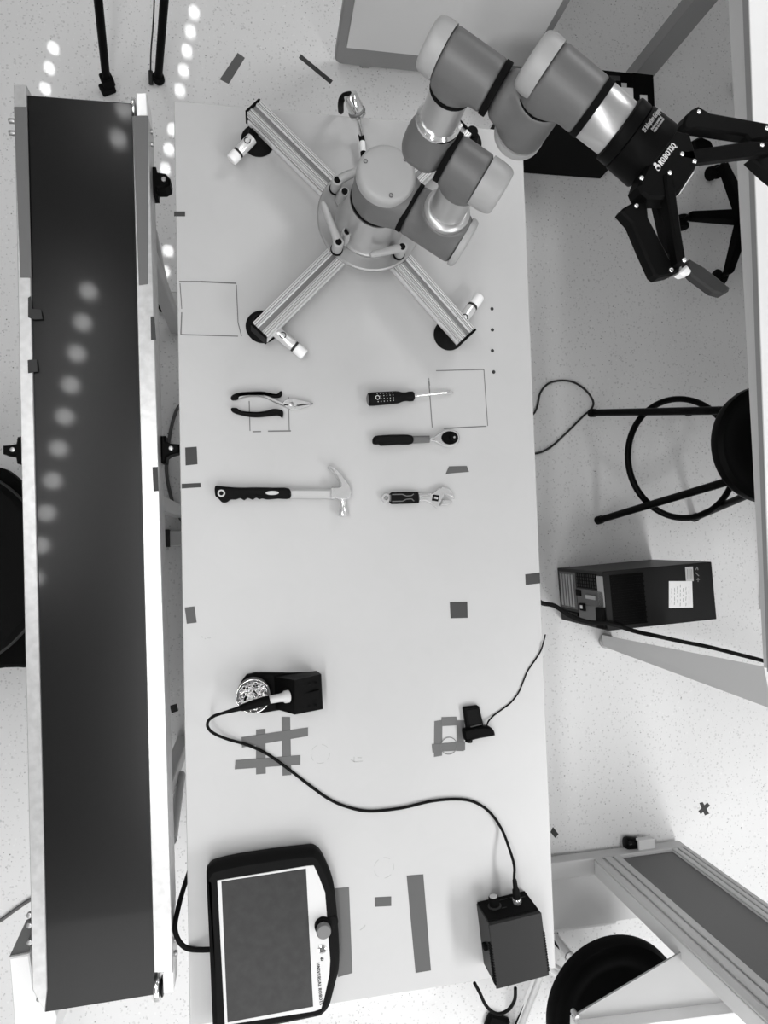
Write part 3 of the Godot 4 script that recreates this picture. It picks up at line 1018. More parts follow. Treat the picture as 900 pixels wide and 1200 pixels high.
# ---- robot: cross of aluminium profiles on suction feet
func extrusion(t: Node3D, a: Vector3, b: Vector3, w: float, h: float) -> void:
	var f := frame((a + b) / 2.0, b - a)
	var L := a.distance_to(b)
	var core := MB.new()
	core.box(f * Transform3D(Basis(), Vector3(0, 0.004, 0)), Vector3(L, h - 0.008, w - 0.008))
	obj("profile_core", core, M.profile_slot, t)
	var s := MB.new()
	for y in [0.0, h - 0.006]:
		for z in [-1, 1]:
			s.box(f * Transform3D(Basis(), Vector3(0, y, z * (w * 0.31))), Vector3(L, 0.006, w * 0.38), 0.0014)
	for z in [-1, 1]:
		for y in [0.0, h * 0.62]:
			s.box(f * Transform3D(Basis(), Vector3(0, y, z * (w / 2 - 0.003))), Vector3(L, h * 0.38, 0.006), 0.0014)
	# fine grooves of each lip
	for z in [-1, 1]:
		s.box(f * Transform3D(Basis(), Vector3(0, h - 0.0004, z * w * 0.43)), Vector3(L, 0.0016, w * 0.10), 0.0006)
		s.box(f * Transform3D(Basis(), Vector3(0, h - 0.0004, z * w * 0.21)), Vector3(L, 0.0016, w * 0.10), 0.0006)
	obj("profile_lips", s, M.profile_aluminium, t)
	var gr := MB.new()
	for z in [-1, 1]:
		for o in [0.2, 0.3, 0.41]:
			gr.box(f * Transform3D(Basis(), Vector3(0, h - 0.001, z * w * o)), Vector3(L, 0.0022, w * 0.028))
		gr.box(f * Transform3D(Basis(), Vector3(0, h * 0.8, z * (w / 2 - 0.001))), Vector3(L, 0.002, 0.0022))
	obj("profile_groove", gr, M.profile_slot, t)
	obj("end_cap", MB.new().box(frame(b + (b - a).normalized() * 0.003, b - a), Vector3(0.006, h + 0.001, w + 0.001), 0.0015), M.black_plastic, t)

func suction_foot(t: Node3D, c: Vector3) -> void:
	c.y = TOP
	obj("suction_cup", MB.new().lathe(c + Vector3(0, 0.0005, 0), Vector3.UP, [Vector2(0, 0), Vector2(0.039, 0), Vector2(0.0395, 0.004), Vector2(0.035, 0.009), Vector2(0.031, 0.011), Vector2(0.022, 0.024), Vector2(0.02, 0.034), Vector2(0, 0.035)], 48), M.rubber, t)

func valve(t: Node3D, a: Vector3, b: Vector3) -> void:
	# silver vacuum valve with white knob, from its root a to its tip b
	var d := (b - a).normalized()
	var L := a.distance_to(b)
	var v := obj("valve", MB.new().cyl(a, a + d * L * 0.62, 0.0132, 0.002, 24), M.profile_aluminium, t)
	root_of[v] = root_of[t]
	v.position = Vector3.ZERO
	obj("valve_ring", MB.new().cyl(a + d * L * 0.62, a + d * L * 0.68, 0.0134, 0.001, 24), M.dark_grey, v)
	obj("valve_knob", MB.new().cyl(a + d * L * 0.68, b, 0.0136, 0.003, 24), M.white_plastic, v)
	obj("valve_mark", MB.new().lathe(a + d * L * 0.24 + Vector3(0, 0.0128, 0), Vector3.UP, [Vector2(0.006, 0), Vector2(0.008, 0), Vector2(0.008, 0.001), Vector2(0.006, 0.001), Vector2(0.006, 0)], 20), M.dark_grey, v)

func robot_base() -> void:
	var C := at(433, 258, 0.935)
	var t := thing("robot_stand", "cross of four aluminium profiles on black suction feet with round plate, carrying the robot", "robot stand", Vector3(C.x, TOP, C.z))
	var w := 0.046
	var h := 0.046
	var y := TOP + 0.036
	var arms := [[375, 213, 297.5, 124.5, 302, 163], [388, 300, 304.5, 386.5, 307.5, 382], [466, 305, 549, 391.5, 527, 391.5], [490, 205, 545, 149, 548, 165]]
	for a in arms:
		var e := at(a[2], a[3], y + h)
		e.y = y
		var s := Vector3(C.x, y, C.z).lerp(e, 0.16)
		extrusion(t, s, e, w, h)
		suction_foot(t, at(a[4], a[5], TOP + 0.01))
		var f := at(a[4], a[5], TOP)
		obj("foot_post", MB.new().cyl(Vector3(f.x, TOP + 0.03, f.z), Vector3(f.x, y + 0.006, f.z), 0.014, 0.0, 20), M.black_plastic, t)
	var vh := TOP + 0.03
	valve(t, at(296, 162, vh + 0.01), at(270.5, 188, vh))
	valve(t, at(323, 388, vh + 0.01), at(357, 416, vh))
	valve(t, at(537, 382, vh + 0.01), at(562, 347.5, vh))
	valve(t, at(540, 168, vh), at(560, 185, vh))
	var m := at(524.5, 394, TOP + 0.012)
	obj("foot_nut", MB.new().cyl(m, m + Vector3(0, 0.02, 0), 0.008, 0.001, 6), M.profile_aluminium, t)
	# round adapter plate with three clamping levers
	var pl := Vector3(C.x, y + h, C.z)
	obj("round_plate", MB.new().lathe(pl, Vector3.UP, [Vector2(0, 0), Vector2(0.121, 0), Vector2(0.124, 0.002), Vector2(0.124, 0.009), Vector2(0.121, 0.012), Vector2(0, 0.012)], 96), M.plate_silver, t)
	for v in [[395, 212, 432, 194], [396.5, 284.5, 378, 237], [471, 290, 434, 299]]:
		var p := at(v[0], v[1], pl.y + 0.05)
		var q := at(v[2], v[3], pl.y + 0.055)
		var lv := obj("clamp_lever", MB.new().tube(PackedVector3Array([p - Vector3(0, 0.008, 0), p.lerp(q, 0.15), p.lerp(q, 0.9), q]), 0.008, 14, [0.0105, 0.010, 0.0075, 0.005]), M.robot_cap, t)
		root_of[lv] = root_of[t]
		obj("lever_hub", MB.new().cyl(Vector3(p.x, pl.y + 0.016, p.z), Vector3(p.x, p.y + 0.004, p.z), 0.0125, 0.002, 24), M.robot_cap, lv)
		obj("hub_base", MB.new().cyl(Vector3(p.x, pl.y + 0.012, p.z), Vector3(p.x, pl.y + 0.017, p.z), 0.0145, 0.0, 24), M.black_metal, lv)
		obj("hub_screw", MB.new().cyl(p + Vector3(0, 0.003, 0), p + Vector3(0, 0.0065, 0), 0.0075, 0.001, 20), M.black_matt, lv)
	# air line at the far side
	var air := thing("air_connector", "silver air plug with striped hose standing at the far table edge behind the robot", "connector", at(422, 187, TOP))
	obj("plug", MB.new().cyl(at(410, 110, TOP + 0.1), at(420.5, 137, TOP + 0.06), 0.0165, 0.004, 24, 0.019), M.chrome, air)
	obj("plug_collar", MB.new().cyl(at(417.5, 129, TOP + 0.071), at(419, 133, TOP + 0.065), 0.021, 0.002, 24), M.profile_slot, air)
	obj("hose", MB.new().tube(spline(line([410, 111, TOP + 0.1, 403, 113, TOP + 0.08, 399.5, 120, TOP + 0.05, 399.5, 130, TOP - 0.05])), 0.0075, 14), M.rubber, air)
	obj("rod", MB.new().cyl(at(419, 134, TOP + 0.06), at(423.5, 158, TOP + 0.025), 0.0055, 0.0, 16), M.chrome, air)
	for k in [[423, 158, 424.5, 166, 0], [424.5, 166, 425.5, 178, 1], [425.5, 178, 426.5, 188, 0]]:
		obj("hose_band", MB.new().cyl(at(k[0], k[1], TOP + 0.02), at(k[2], k[3], TOP + 0.02), 0.0072, 0.001, 16), M.white_plastic if k[4] else M.black_matt, air)


# ---- robot arm
func robot_arm() -> void:
	var hs := 1.10
	var he := 1.30
	var hw := 1.485
	var h3 := 1.569
	var j1 := at(447, 222, hs)
	var foot := Vector3(j1.x, TOP + 0.094, j1.z)
	var t := thing("robot_manipulator", "grey six joint robot arm with pale joint caps rising from the round plate", "robot arm", foot)
	# base flange
	obj("base_flange", MB.new().lathe(foot, Vector3.UP, [Vector2(0, 0), Vector2(0.079, 0), Vector2(0.081, 0.003), Vector2(0.081, 0.01), Vector2(0.077, 0.014), Vector2(0.072, 0.03), Vector2(0.066, 0.075), Vector2(0.0615, 0.11), Vector2(0, 0.11)], 72), M.robot_silver, t)
	for s in [[407, 271], [455.5, 275.5], [404, 224]]:
		var p := at(s[0], s[1], foot.y + 0.04)
		obj("base_lug", MB.new().lathe(p - Vector3(0, 0.036, 0), Vector3.UP, [Vector2(0, 0), Vector2(0.019, 0), Vector2(0.011, 0.034), Vector2(0, 0.034)], 20), M.robot_silver, t)
		obj("base_bolt", MB.new().cyl(p - Vector3(0, 0.003, 0), p + Vector3(0, 0.003, 0), 0.007, 0.001, 16), M.black_matt, t)
	var a := (at(540, 283, hs) - j1)
	a.y = 0
	a = a.normalized()
	var U := Vector3.UP
	# joint 1 with its round cap, joint 2 beside it
	var b12 := at(480, 244, hs)
	b12 = j1 + a * a.dot(b12 - j1)
	var c1 := Vector3(j1.x, hs, j1.z)
	obj("shoulder_housing", MB.new().melt([[c1 - U * 0.036, c1 + U * 0.043, 0.0605, 0.008], [c1, b12 - a * 0.002, 0.052, 0.004]], 0.03, 0.004), M.robot_grey, t)
	cap(t, c1 + U * 0.043, U, 0.0615, 0.024, true)
	obj("seal_ring", MB.new().cyl(c1 - U * 0.0415, c1 - U * 0.035, 0.0615), M.black_matt, t)
	band(t, b12, a, 0.053)
	var e2 := j1 + a * a.dot(at(540, 283, hs) - j1)
	var t2 := j1 + a * a.dot(at(514, 266, hs) - j1)
	obj("upper_arm_housing", MB.new().melt([[b12 + a * 0.004, e2 - a * 0.002, 0.052, 0.008], [t2, t2 + U * 0.058, 0.0475, 0.003]], 0.025, 0.004), M.robot_grey, t)
	cap(t, e2 - a * 0.002, a, 0.0535, 0.016)
	var el := at(548, 200, he)      # where the upper arm meets the elbow axis
	var line_dir := a
	var be := at(526, 183, he)
	be = el + a * a.dot(be - el)
	var ud := (el - t2).normalized()
	obj("arm_ring", MB.new().lathe(t2 + ud * 0.056, ud, [Vector2(0, 0), Vector2(0.0475, 0), Vector2(0.0485, 0.004), Vector2(0.0485, 0.012), Vector2(0.044, 0.018), Vector2(0.038, 0.02), Vector2(0, 0.02)], 48), M.robot_silver, t)
	obj("upper_arm_tube", MB.new().cyl(t2 + ud * 0.06, el - ud * 0.03, 0.0365, 0.0, 48, 0.037), M.robot_silver, t)
	# elbow
	var ce := el + a * a.dot(at(563, 212, he) - el)
	obj("elbow_housing", MB.new().melt([[be + a * 0.004, ce, 0.0455, 0.007], [el, el - ud * 0.05, 0.041, 0.003]], 0.022, 0.0037), M.robot_grey, t)
	cap(t, ce, a, 0.0465, 0.046)
	band(t, be, a, 0.0462)
	var fe := be - a * 0.042
	var w1 := at(541, 76, hw)
	var fd := (w1 - fe).normalized()
	obj("forearm_housing", MB.new().melt([[be - a * 0.004, be - a * 0.085, 0.0455, 0.03], [fe, fe + fd * 0.056, 0.039, 0.003]], 0.022, 0.0037), M.robot_grey, t)
	obj("arm_ring", MB.new().lathe(fe + fd * 0.054, fd, [Vector2(0, 0), Vector2(0.039, 0), Vector2(0.0405, 0.003), Vector2(0.0405, 0.008), Vector2(0.036, 0.013), Vector2(0, 0.013)], 48), M.chrome, t)
	obj("forearm_tube", MB.new().cyl(fe + fd * 0.058, w1 - fd * 0.03, 0.0335, 0.0, 48, 0.0345), M.robot_silver, t)
	# wrist 1
	var cw := w1 + a * a.dot(at(521, 61, hw) - w1)
	var bw := w1 + a * a.dot(at(580, 105, hw) - w1)
	obj("wrist_housing", MB.new().melt([[cw, bw - a * 0.004, 0.041, 0.006], [w1, w1 - fd * 0.05, 0.036, 0.003]], 0.02, 0.0035), M.robot_grey, t)
	obj("seal_ring", MB.new().cyl(w1 - fd * 0.055, w1 - fd * 0.048, 0.0365, 0.0, 40), M.black_matt, t)
	cap(t, cw, -a, 0.042, 0.030)
	band(t, bw, a, 0.0417)
	# wrist 2, upright
	var w2 := w1 + a * a.dot(at(621, 137, hw) - w1)
	obj("wrist_housing", MB.new().melt([[bw + a * 0.004, w2, 0.041, 0.02], [w2 - U * 0.046, w2 + U * 0.040, 0.041, 0.005]], 0.02, 0.0035), M.robot_grey, t)
	cap(t, w2 - U * 0.046, -U, 0.042, 0.02)
	# wrist 3, pointing along the gripper
	var w3 := Vector3(w2.x, h3, w2.z)
	var g := at(724, 150, h3) - at(634, 76, h3)
	g.y = 0
	g = g.normalized()
	var c3 := w3 + g * g.dot(at(641, 82, h3) - w3)
	var b3 := w3 + g * g.dot(at(694, 126, h3) - w3)
	obj("wrist_housing", MB.new().melt([[c3, b3 - g * 0.003, 0.0425, 0.006], [w3, w3 - U * 0.043, 0.037, 0.003]], 0.02, 0.0035), M.robot_grey, t)
	obj("seal_ring", MB.new().cyl(w3 - U * 0.047, w3 - U * 0.042, 0.0385, 0.0, 40), M.black_matt, t)
	cap(t, c3, -g, 0.0435, 0.030)
	band(t, b3, g, 0.0432)
	var f3 := w3 + g * g.dot(at(724, 150, h3) - w3)
	obj("tool_flange", MB.new().cyl(b3 + g * 0.003, f3, 0.0415, 0.001, 56, 0.0405), M.robot_silver, t)

func cap(t: Node3D, o: Vector3, d: Vector3, r: float, h: float, screws := false) -> void:
	var c := obj("joint_cap", MB.new().lathe(o, d, [Vector2(0, 0), Vector2(r, 0), Vector2(r, h * 0.45), Vector2(r * 0.985, h * 0.65), Vector2(r * 0.95, h * 0.82), Vector2(r * 0.9, h * 0.93), Vector2(r * 0.82, h), Vector2(r * 0.6, h * 1.02), Vector2(0, h * 1.03)], 64), M.robot_cap, t)
	if screws:
		root_of[c] = root_of[t]
		for i in 3:
			var a := 0.35 + TAU * i / 3.0 + 1.1
			var p := o + d * (h * 0.94) + Vector3(cos(a), 0, sin(a)) * r * 0.78
			obj("cap_screw", MB.new().lathe(p, d, [Vector2(0.0028, 0), Vector2(0.0044, 0), Vector2(0.0044, 0.003), Vector2(0.0028, 0.003), Vector2(0.0028, 0)], 16), M.tape_grey, c)

func band(t: Node3D, o: Vector3, d: Vector3, r: float) -> void:
	obj("joint_band", MB.new().cyl(o - d * 0.0055, o + d * 0.0055, r, 0.001, 56), M.black_matt, t)


# ---- gripper
func gripper() -> void:
	var h := 1.569
	var I := Transform3D()
	var g := at(724, 150, h) - at(634, 76, h)
	g.y = 0
	g = g.normalized()
	var f := at(724.5, 150.5, h)
	var e := at(764, 183.5, h)
	var side := g.cross(Vector3.UP)
	var t := thing("gripper", "black two finger gripper with wide linkage fingers bolted to the robot flange", "gripper", f)
	obj("coupling", MB.new().cyl(f, f + g * 0.020, 0.0475, 0.003, 64), M.housing_black, t)
	obj("body", MB.new().cyl(f + g * 0.020, e + g * 0.002, 0.0488, 0.003, 64, 0.050), M.housing_black, t)
	var S := 4.09
	var py := h + 0.030
	obj("palm", MB.new().prism(I, flat([400, 200, 440, 208, 472, 214, 530, 226, 552, 300, 567, 370, 555, 398, 480, 515, 440, 542, 328, 540, 296, 512, 282, 478, 300, 430], py, S, 680, 100), h - 0.004, py, 0.004, false, true), M.black_plastic, t)
	obj("palm_pad", MB.new().prism(I, flat([557, 396, 562, 402, 492, 508, 484, 504], py, S, 680, 100), h - 0.02, py - 0.006, 0.001), M.white_plastic, t)
	# outer and inner links of both fingers, on both sides of the palm
	var links := [
		["outer_link", [496, 178, 508, 142, 540, 112, 572, 96, 626, 128, 760, 152, 925, 182, 925, 245, 820, 266, 798, 240, 560, 205, 520, 212, 500, 205], h - 0.006, h + 0.016],
		["inner_link", [466, 336, 478, 312, 545, 304, 820, 262, 925, 268, 925, 322, 820, 336, 570, 366, 500, 352, 474, 350], h + 0.014, h + 0.030],
		["inner_link", [540, 262, 580, 240, 630, 262, 650, 300, 800, 285, 800, 320, 560, 340], h - 0.030, h - 0.016],
		["outer_link", [198, 602, 210, 585, 262, 555, 322, 545, 326, 590, 330, 632, 392, 750, 432, 828, 482, 868, 478, 890, 440, 908, 376, 922, 356, 905, 300, 780, 250, 660], h - 0.004, h + 0.018],
		["inner_link", [406, 425, 428, 408, 448, 420, 462, 500, 472, 578, 492, 720, 512, 835, 500, 856, 470, 850, 455, 760, 430, 600, 412, 500], h + 0.014, h + 0.034],
		["inner_link", [362, 540, 410, 535, 440, 700, 462, 820, 420, 800, 385, 640], h - 0.030, h - 0.012],
	]
	for l in links:
		obj(l[0], MB.new().prism(I, flat(l[1], l[3], S, 680, 100), l[2], l[3], 0.003, false, true), M.housing_black if l[0] == "outer_link" else M.black_plastic, t)
	var kn := obj("knuckle", MB.new().prism(I, flat([820, 262, 880, 215, 960, 230, 960, 300, 900, 320, 850, 318], h + 0.012, S, 680, 100), h - 0.004, h + 0.012, 0.003), M.housing_black, t)
	obj("fingertip", MB.new().prism(I, flat([822, 348, 880, 310, 990, 420, 960, 470, 900, 422], h + 0.012, S, 680, 100), h - 0.006, h + 0.012, 0.003), M.rubber, t)
	obj("fingertip", MB.new().prism(I, flat([512, 846, 530, 830, 600, 870, 722, 968, 716, 985, 688, 1003, 640, 990, 540, 915, 520, 890], h + 0.012, S, 680, 100), h - 0.002, h + 0.012, 0.003), M.dark_grey, t)
	obj("white_clip", MB.new().prism(I, flat([484, 885, 515, 858, 538, 885, 530, 902, 500, 910, 480, 898], h + 0.020, S, 680, 100), h + 0.004, h + 0.020, 0.003), M.white_plastic, t)
	for s in [[568, 128, 0.016], [893, 207, 0.016], [870, 287, 0.030], [487, 330, 0.030], [547, 365, 0.030], [428, 420, 0.034], [293, 445, 0.030], [268, 578, 0.018], [435, 885, 0.018], [497, 838, 0.034], [452, 213, 0.03]]:
		var p := at(680 + s[0] / S, 100 + s[1] / S, h + s[2])
		obj("pivot_screw", MB.new().lathe(p, Vector3.UP, [Vector2(0, 0), Vector2(0.0034, 0), Vector2(0.0034, 0.0012), Vector2(0.0026, 0.002), Vector2(0.0012, 0.0014), Vector2(0, 0.0014)], 18), M.tool_steel, t)
	# lettering: the maker's name across the palm, small print round the body
	var across := (at(793, 166, py) - at(769, 199, py))
	var nm := at(782, 180.5, py + 0.0004)
	writing("lettering", "ROBOTIQ", 0.0085, M.letter_white, t, nm, across, -g, true, 0.040)
	var lg := MB.new()
	for k in [[0.0, 0.0, 0.0042], [-0.006, 0.002, 0.003], [0.002, -0.006, 0.0025]]:
		var p: Vector3 = nm - across.normalized() * (0.0265 - k[0] * 0.3) + g * k[1]
		lg.cyl(p, p + Vector3(0, 0.0006, 0), k[2], 0.0, 16)
	obj("maker_mark", lg, M.letter_white, t)
	var rb := 0.0497
	for k in [["2F Adaptive Gripper", 0.034, 0.0068, 0.046], ["Patents pending", 0.042, 0.0034, 0.026], ["Made in Canada", 0.0465, 0.0034, 0.026]]:
		writing("small_print", k[0], k[2], M.letter_grey, t, f + g * (k[1] - 0.006) + Vector3(0, rb + 0.0002, 0), across, -g, true, k[3])


# ---- hand tools on the table
func hand_tools() -> void:
	var I := Transform3D()
	var y := TOP + 0.001
	# pliers
	var t := thing("pliers", "open combination pliers with black grips and steel jaws", "pliers", at(315, 473, TOP), "hand tools laid out on the table")
	var S := 5.0
	obj("grip", MB.new().prism(I, soft(flat([157, 141, 155, 120, 190, 101, 250, 95, 330, 92, 380, 101, 420, 108, 440, 92, 452, 92, 450, 118, 425, 127, 380, 121, 330, 109, 260, 112, 205, 120, 192, 138], y + 0.014, S, 240, 440), 3), y, y + 0.016, 0.004, true, true), M.rubber, t)
	obj("grip", MB.new().prism(I, soft(flat([155, 190, 188, 190, 215, 206, 300, 213, 360, 206, 400, 195, 440, 198, 460, 212, 455, 245, 435, 232, 400, 232, 330, 241, 270, 240, 200, 226, 160, 210], y + 0.014, S, 240, 440), 3), y, y + 0.016, 0.004, true, true), M.rubber, t)
	obj("handle_core", MB.new().prism(I, soft(flat([192, 124, 260, 113, 330, 110, 380, 124, 420, 142, 462, 160, 480, 178, 450, 172, 400, 152, 350, 128, 300, 120, 240, 124, 195, 137], y + 0.010, S, 240, 440), 3), y + 0.002, y + 0.0105, 0.001, true), M.tool_satin, t)
	obj("jaw", MB.new().prism(I, flat([452, 168, 462, 148, 490, 138, 530, 137, 580, 147, 634, 161, 634, 165, 545, 172, 530, 182, 500, 170, 478, 170], y + 0.013, S, 240, 440), y + 0.001, y + 0.013, 0.001), M.tool_steel, t)
	obj("jaw", MB.new().prism(I, flat([478, 171, 500, 171, 530, 183, 545, 175, 634, 166, 600, 181, 540, 198, 505, 201, 484, 188, 462, 178], y + 0.013, S, 240, 440), y + 0.001, y + 0.0125, 0.001), M.tool_steel, t)
	obj("jaw_seam", MB.new().prism(I, flat([540, 174, 634, 162, 634, 167, 542, 180], y + 0.0133, S, 240, 440), y + 0.012, y + 0.0134), M.dark_grey, t)
	obj("cutter_recess", MB.new().prism(I, flat([462, 168, 484, 170, 486, 177, 466, 174], y + 0.0133, S, 240, 440), y + 0.012, y + 0.0134), M.dark_grey, t)
	var pv := at(240 + 508 / S, 440 + 168 / S, y + 0.013)
	obj("pivot", MB.new().cyl(pv - Vector3(0, 0.006, 0), pv + Vector3(0, 0.001, 0), 0.0055, 0.0008, 24), M.tool_satin, t)
	# hammer
	var hm := thing("hammer", "claw hammer with black rubber grip and polished steel head", "hammer", at(330, 578, TOP), "hand tools laid out on the table")
	obj("grip", MB.new().prism(I, soft(flat([60, 648, 100, 649, 200, 656, 300, 655, 400, 657, 494, 662, 501, 718, 430, 720, 370, 725, 338, 719, 320, 723, 300, 714, 280, 726, 252, 716, 230, 729, 206, 717, 180, 725, 150, 726, 128, 741, 100, 742, 75, 716, 61, 704], y + 0.022, S, 240, 440), 3), y, y + 0.026, 0.006, true, true), M.rubber, hm)
	var hp := at(240 + 97 / S, 440 + 690 / S, y + 0.026)
	obj("hang_ring", MB.new().lathe(hp - Vector3(0, 0.002, 0), Vector3.UP, [Vector2(0.005, 0), Vector2(0.0085, 0), Vector2(0.0085, 0.003), Vector2(0.005, 0.003), Vector2(0.005, 0)], 28), M.paper_grey, hm)
	var oc := at(240 + 395 / S, 440 + 688 / S, y + 0.0262)
	var ov := PackedVector2Array()
	for i in 24:
		ov.append(Vector2(oc.x + cos(TAU * i / 24) * 0.0155, oc.z + sin(TAU * i / 24) * 0.0048))
	obj("grip_inlay", MB.new().prism(I, ov, y + 0.024, y + 0.0268, 0.0006), M.paper_grey, hm)
	obj("shaft", MB.new().prism(I, flat([494, 664, 746, 666, 746, 719, 500, 717], y + 0.02, S, 240, 440), y + 0.004, y + 0.022, 0.005, false, true), M.tool_paint, hm)
	obj("claw", MB.new().prism(I, soft(flat([741, 657, 757, 655, 790, 649, 791, 626, 771, 590, 742, 556, 722, 538, 733, 527, 766, 545, 802, 580, 832, 620, 852, 650, 860, 690, 851, 715, 828, 727, 790, 729, 776, 720, 741, 721], y + 0.024, S, 240, 440), 3), y + 0.001, y + 0.027, 0.003, true, true), M.tool_steel, hm)
	obj("cheek", MB.new().prism(I, flat([742, 658, 756, 657, 756, 719, 742, 719], y + 0.027, S, 240, 440), y + 0.002, y + 0.0278, 0.001), M.tool_steel, hm)
	var k0 := at(240 + 810 / S, 440 + 726 / S, y + 0.0145)
	var k1 := at(240 + 810 / S, 440 + 823 / S, y + 0.0145)
	obj("striking_face", MB.new().lathe(k0, k1 - k0, [Vector2(0, 0), Vector2(0.0085, 0), Vector2(0.0075, 0.012), Vector2(0.0085, 0.02), Vector2(0.0125, 0.028), Vector2(0.0132, 0.031), Vector2(0.0132, 0.039), Vector2(0.012, 0.0405), Vector2(0, 0.0405)], 32), M.tool_steel, hm)
	# screwdriver
	S = 5.294
	var sd := thing("screwdriver", "flat screwdriver with thick black dotted handle", "screwdriver", at(480, 465, TOP), "hand tools laid out on the table")
	var ra := at(410 + 112 / S, 440 + 149 / S, y + 0.017)
	var rb := at(410 + 398 / S, 440 + 128 / S, y + 0.013)
	var rl := ra.distance_to(rb)
	obj("handle", MB.new().lathe(ra, rb - ra, [Vector2(0, 0), Vector2(0.0135, 0.0), Vector2(0.0158, 0.003), Vector2(0.0165, 0.012), Vector2(0.0155, rl * 0.6), Vector2(0.0145, rl * 0.66), Vector2(0.0112, rl * 0.75), Vector2(0.0108, rl * 0.82), Vector2(0.0122, rl * 0.9), Vector2(0.0118, rl - 0.003), Vector2(0.0085, rl), Vector2(0, rl)], 24), M.rubber, sd)
	obj("butt_cap", MB.new().lathe(ra - (rb - ra).normalized() * 0.002, rb - ra, [Vector2(0, 0), Vector2(0.009, 0.0), Vector2(0.013, 0.002), Vector2(0.013, 0.004), Vector2(0, 0.004)], 24), M.panel_grey, sd)
	var dd := (rb - ra).normalized()
	var ds := dd.cross(Vector3.UP)
	for r in 4:
		for c in 6:
			if r in [1, 2] and c < 1:
				continue
			var an := (r - 1.5) * 0.42
			var nrm := (Vector3.UP * cos(an) + ds * sin(an)).normalized()
			var p := ra + dd * (0.022 + c * 0.0077) + nrm * 0.0158
			obj("grip_dot", MB.new().cyl(p - nrm * 0.001, p + nrm * 0.0006, 0.0011, 0.0, 8), M.paper_grey, sd)
	var hx := ra + dd * 0.0215 + Vector3(0, 0.0152, 0)
	obj("handle_badge", MB.new().lathe(hx, Vector3.UP, [Vector2(0.0042, 0), Vector2(0.006, 0), Vector2(0.006, 0.0016), Vector2(0.0042, 0.0016), Vector2(0.0042, 0)], 6), M.paper_grey, sd)
	var sa := rb - dd * 0.002
	var sb := at(410 + 600 / S, 440 + 105 / S, y + 0.008)
	var sc := at(410 + 642 / S, 440 + 104 / S, y + 0.006)
	obj("shaft", MB.new().tube(PackedVector3Array([sa, sb]), 0.003, 16), M.tool_steel, sd)
	obj("tip", MB.new().prism(I, flat([592, 99, 622, 93, 644, 100, 644, 108, 624, 115, 592, 111], y + 0.008, S, 410, 440), y + 0.005, y + 0.008, 0.001), M.tool_steel, sd)
	# ratchet
	var rt := thing("ratchet", "socket ratchet with black grip and round black dial in its steel head", "ratchet", at(485, 514, TOP), "hand tools laid out on the table")
	obj("grip", MB.new().prism(I, soft(flat([145, 412, 149, 384, 175, 371, 290, 365, 386, 371, 389, 420, 300, 425, 200, 432, 186, 424, 158, 424], y + 0.02, S, 410, 440), 3), y, y + 0.022, 0.006, true, true), M.rubber, rt)
	obj("collar", MB.new().prism(I, flat([388, 374, 497, 372, 498, 414, 389, 418], y + 0.017, S, 410, 440), y + 0.003, y + 0.019, 0.005, false, true), M.tape_grey, rt)
	obj("head", MB.new().prism(I, soft(flat([496, 384, 522, 379, 552, 357, 590, 339, 640, 338, 670, 352, 684, 388, 672, 422, 640, 440, 596, 441, 560, 424, 522, 407, 496, 405], y + 0.016, S, 410, 440), 4), y + 0.002, y + 0.017, 0.003, true, true), M.tool_steel, rt)
	var dc := at(410 + 620 / S, 440 + 387 / S, y + 0.018)
	var el := PackedVector2Array()
	for i in 36:
		el.append(Vector2(dc.x + cos(TAU * i / 36) * 0.0212, dc.z + sin(TAU * i / 36) * 0.0165))
	obj("dial", MB.new().prism(I, el, y + 0.016, y + 0.021, 0.0015, true), M.black_plastic, rt)
	var d2 := at(410 + 645 / S, 440 + 385 / S, y + 0.022)
	obj("switch", MB.new().cyl(d2 - Vector3(0, 0.003, 0), d2 + Vector3(0, 0.004, 0), 0.0095, 0.002, 28), M.black_matt, rt)
	obj("button", MB.new().cyl(d2, d2 + Vector3(0, 0.006, 0), 0.0025, 0.0005, 16), M.tool_satin, rt)
	# adjustable wrench
	var aw := thing("adjustable_wrench", "adjustable wrench with black and grey patterned grip and open steel jaw", "wrench", at(490, 583, TOP), "hand tools laid out on the table")
	var wc := at(410 + 226 / S, 440 + 760 / S, y + 0.012)
	obj("hang_ring", MB.new().lathe(wc - Vector3(0, 0.012, 0), Vector3.UP, [Vector2(0.0045, 0), Vector2(0.0105, 0), Vector2(0.0115, 0.002), Vector2(0.0115, 0.011), Vector2(0.0105, 0.013), Vector2(0.0055, 0.013), Vector2(0.0045, 0.011), Vector2(0.0045, 0)], 36), M.tool_steel, aw)
	obj("grip", MB.new().prism(I, flat([248, 734, 260, 724, 340, 722, 420, 722, 426, 727, 431, 786, 425, 791, 340, 795, 262, 797, 249, 786], y + 0.014, S, 410, 440), y, y + 0.016, 0.003, true, true), M.rubber, aw)
	for q in [[[262, 739, 325, 737, 350, 748, 382, 746, 396, 735], 1], [[262, 782, 328, 780, 350, 768, 384, 766, 398, 780], 1], [[252, 740, 252, 782], 1]]:
		var b := MB.new()
		var pts: Array = q[0]
		for i in range(0, pts.size() - 2, 2):
			stroke(b, at(410 + pts[i] / S, 440 + pts[i + 1] / S, y + 0.0158), at(410 + pts[i + 2] / S, 440 + pts[i + 3] / S, y + 0.0158), 0.0022)
		obj("grip_stripe", b, M.tape_grey, aw)
	obj("fixed_jaw", MB.new().prism(I, flat([425, 733, 480, 735, 512, 729, 540, 706, 580, 689, 616, 698, 640, 729, 652, 766, 632, 752, 606, 742, 588, 741, 572, 775, 552, 816, 538, 820, 500, 792, 470, 778, 428, 780], y + 0.013, S, 410, 440), y + 0.001, y + 0.014, 0.0025, false, true), M.tool_steel, aw)
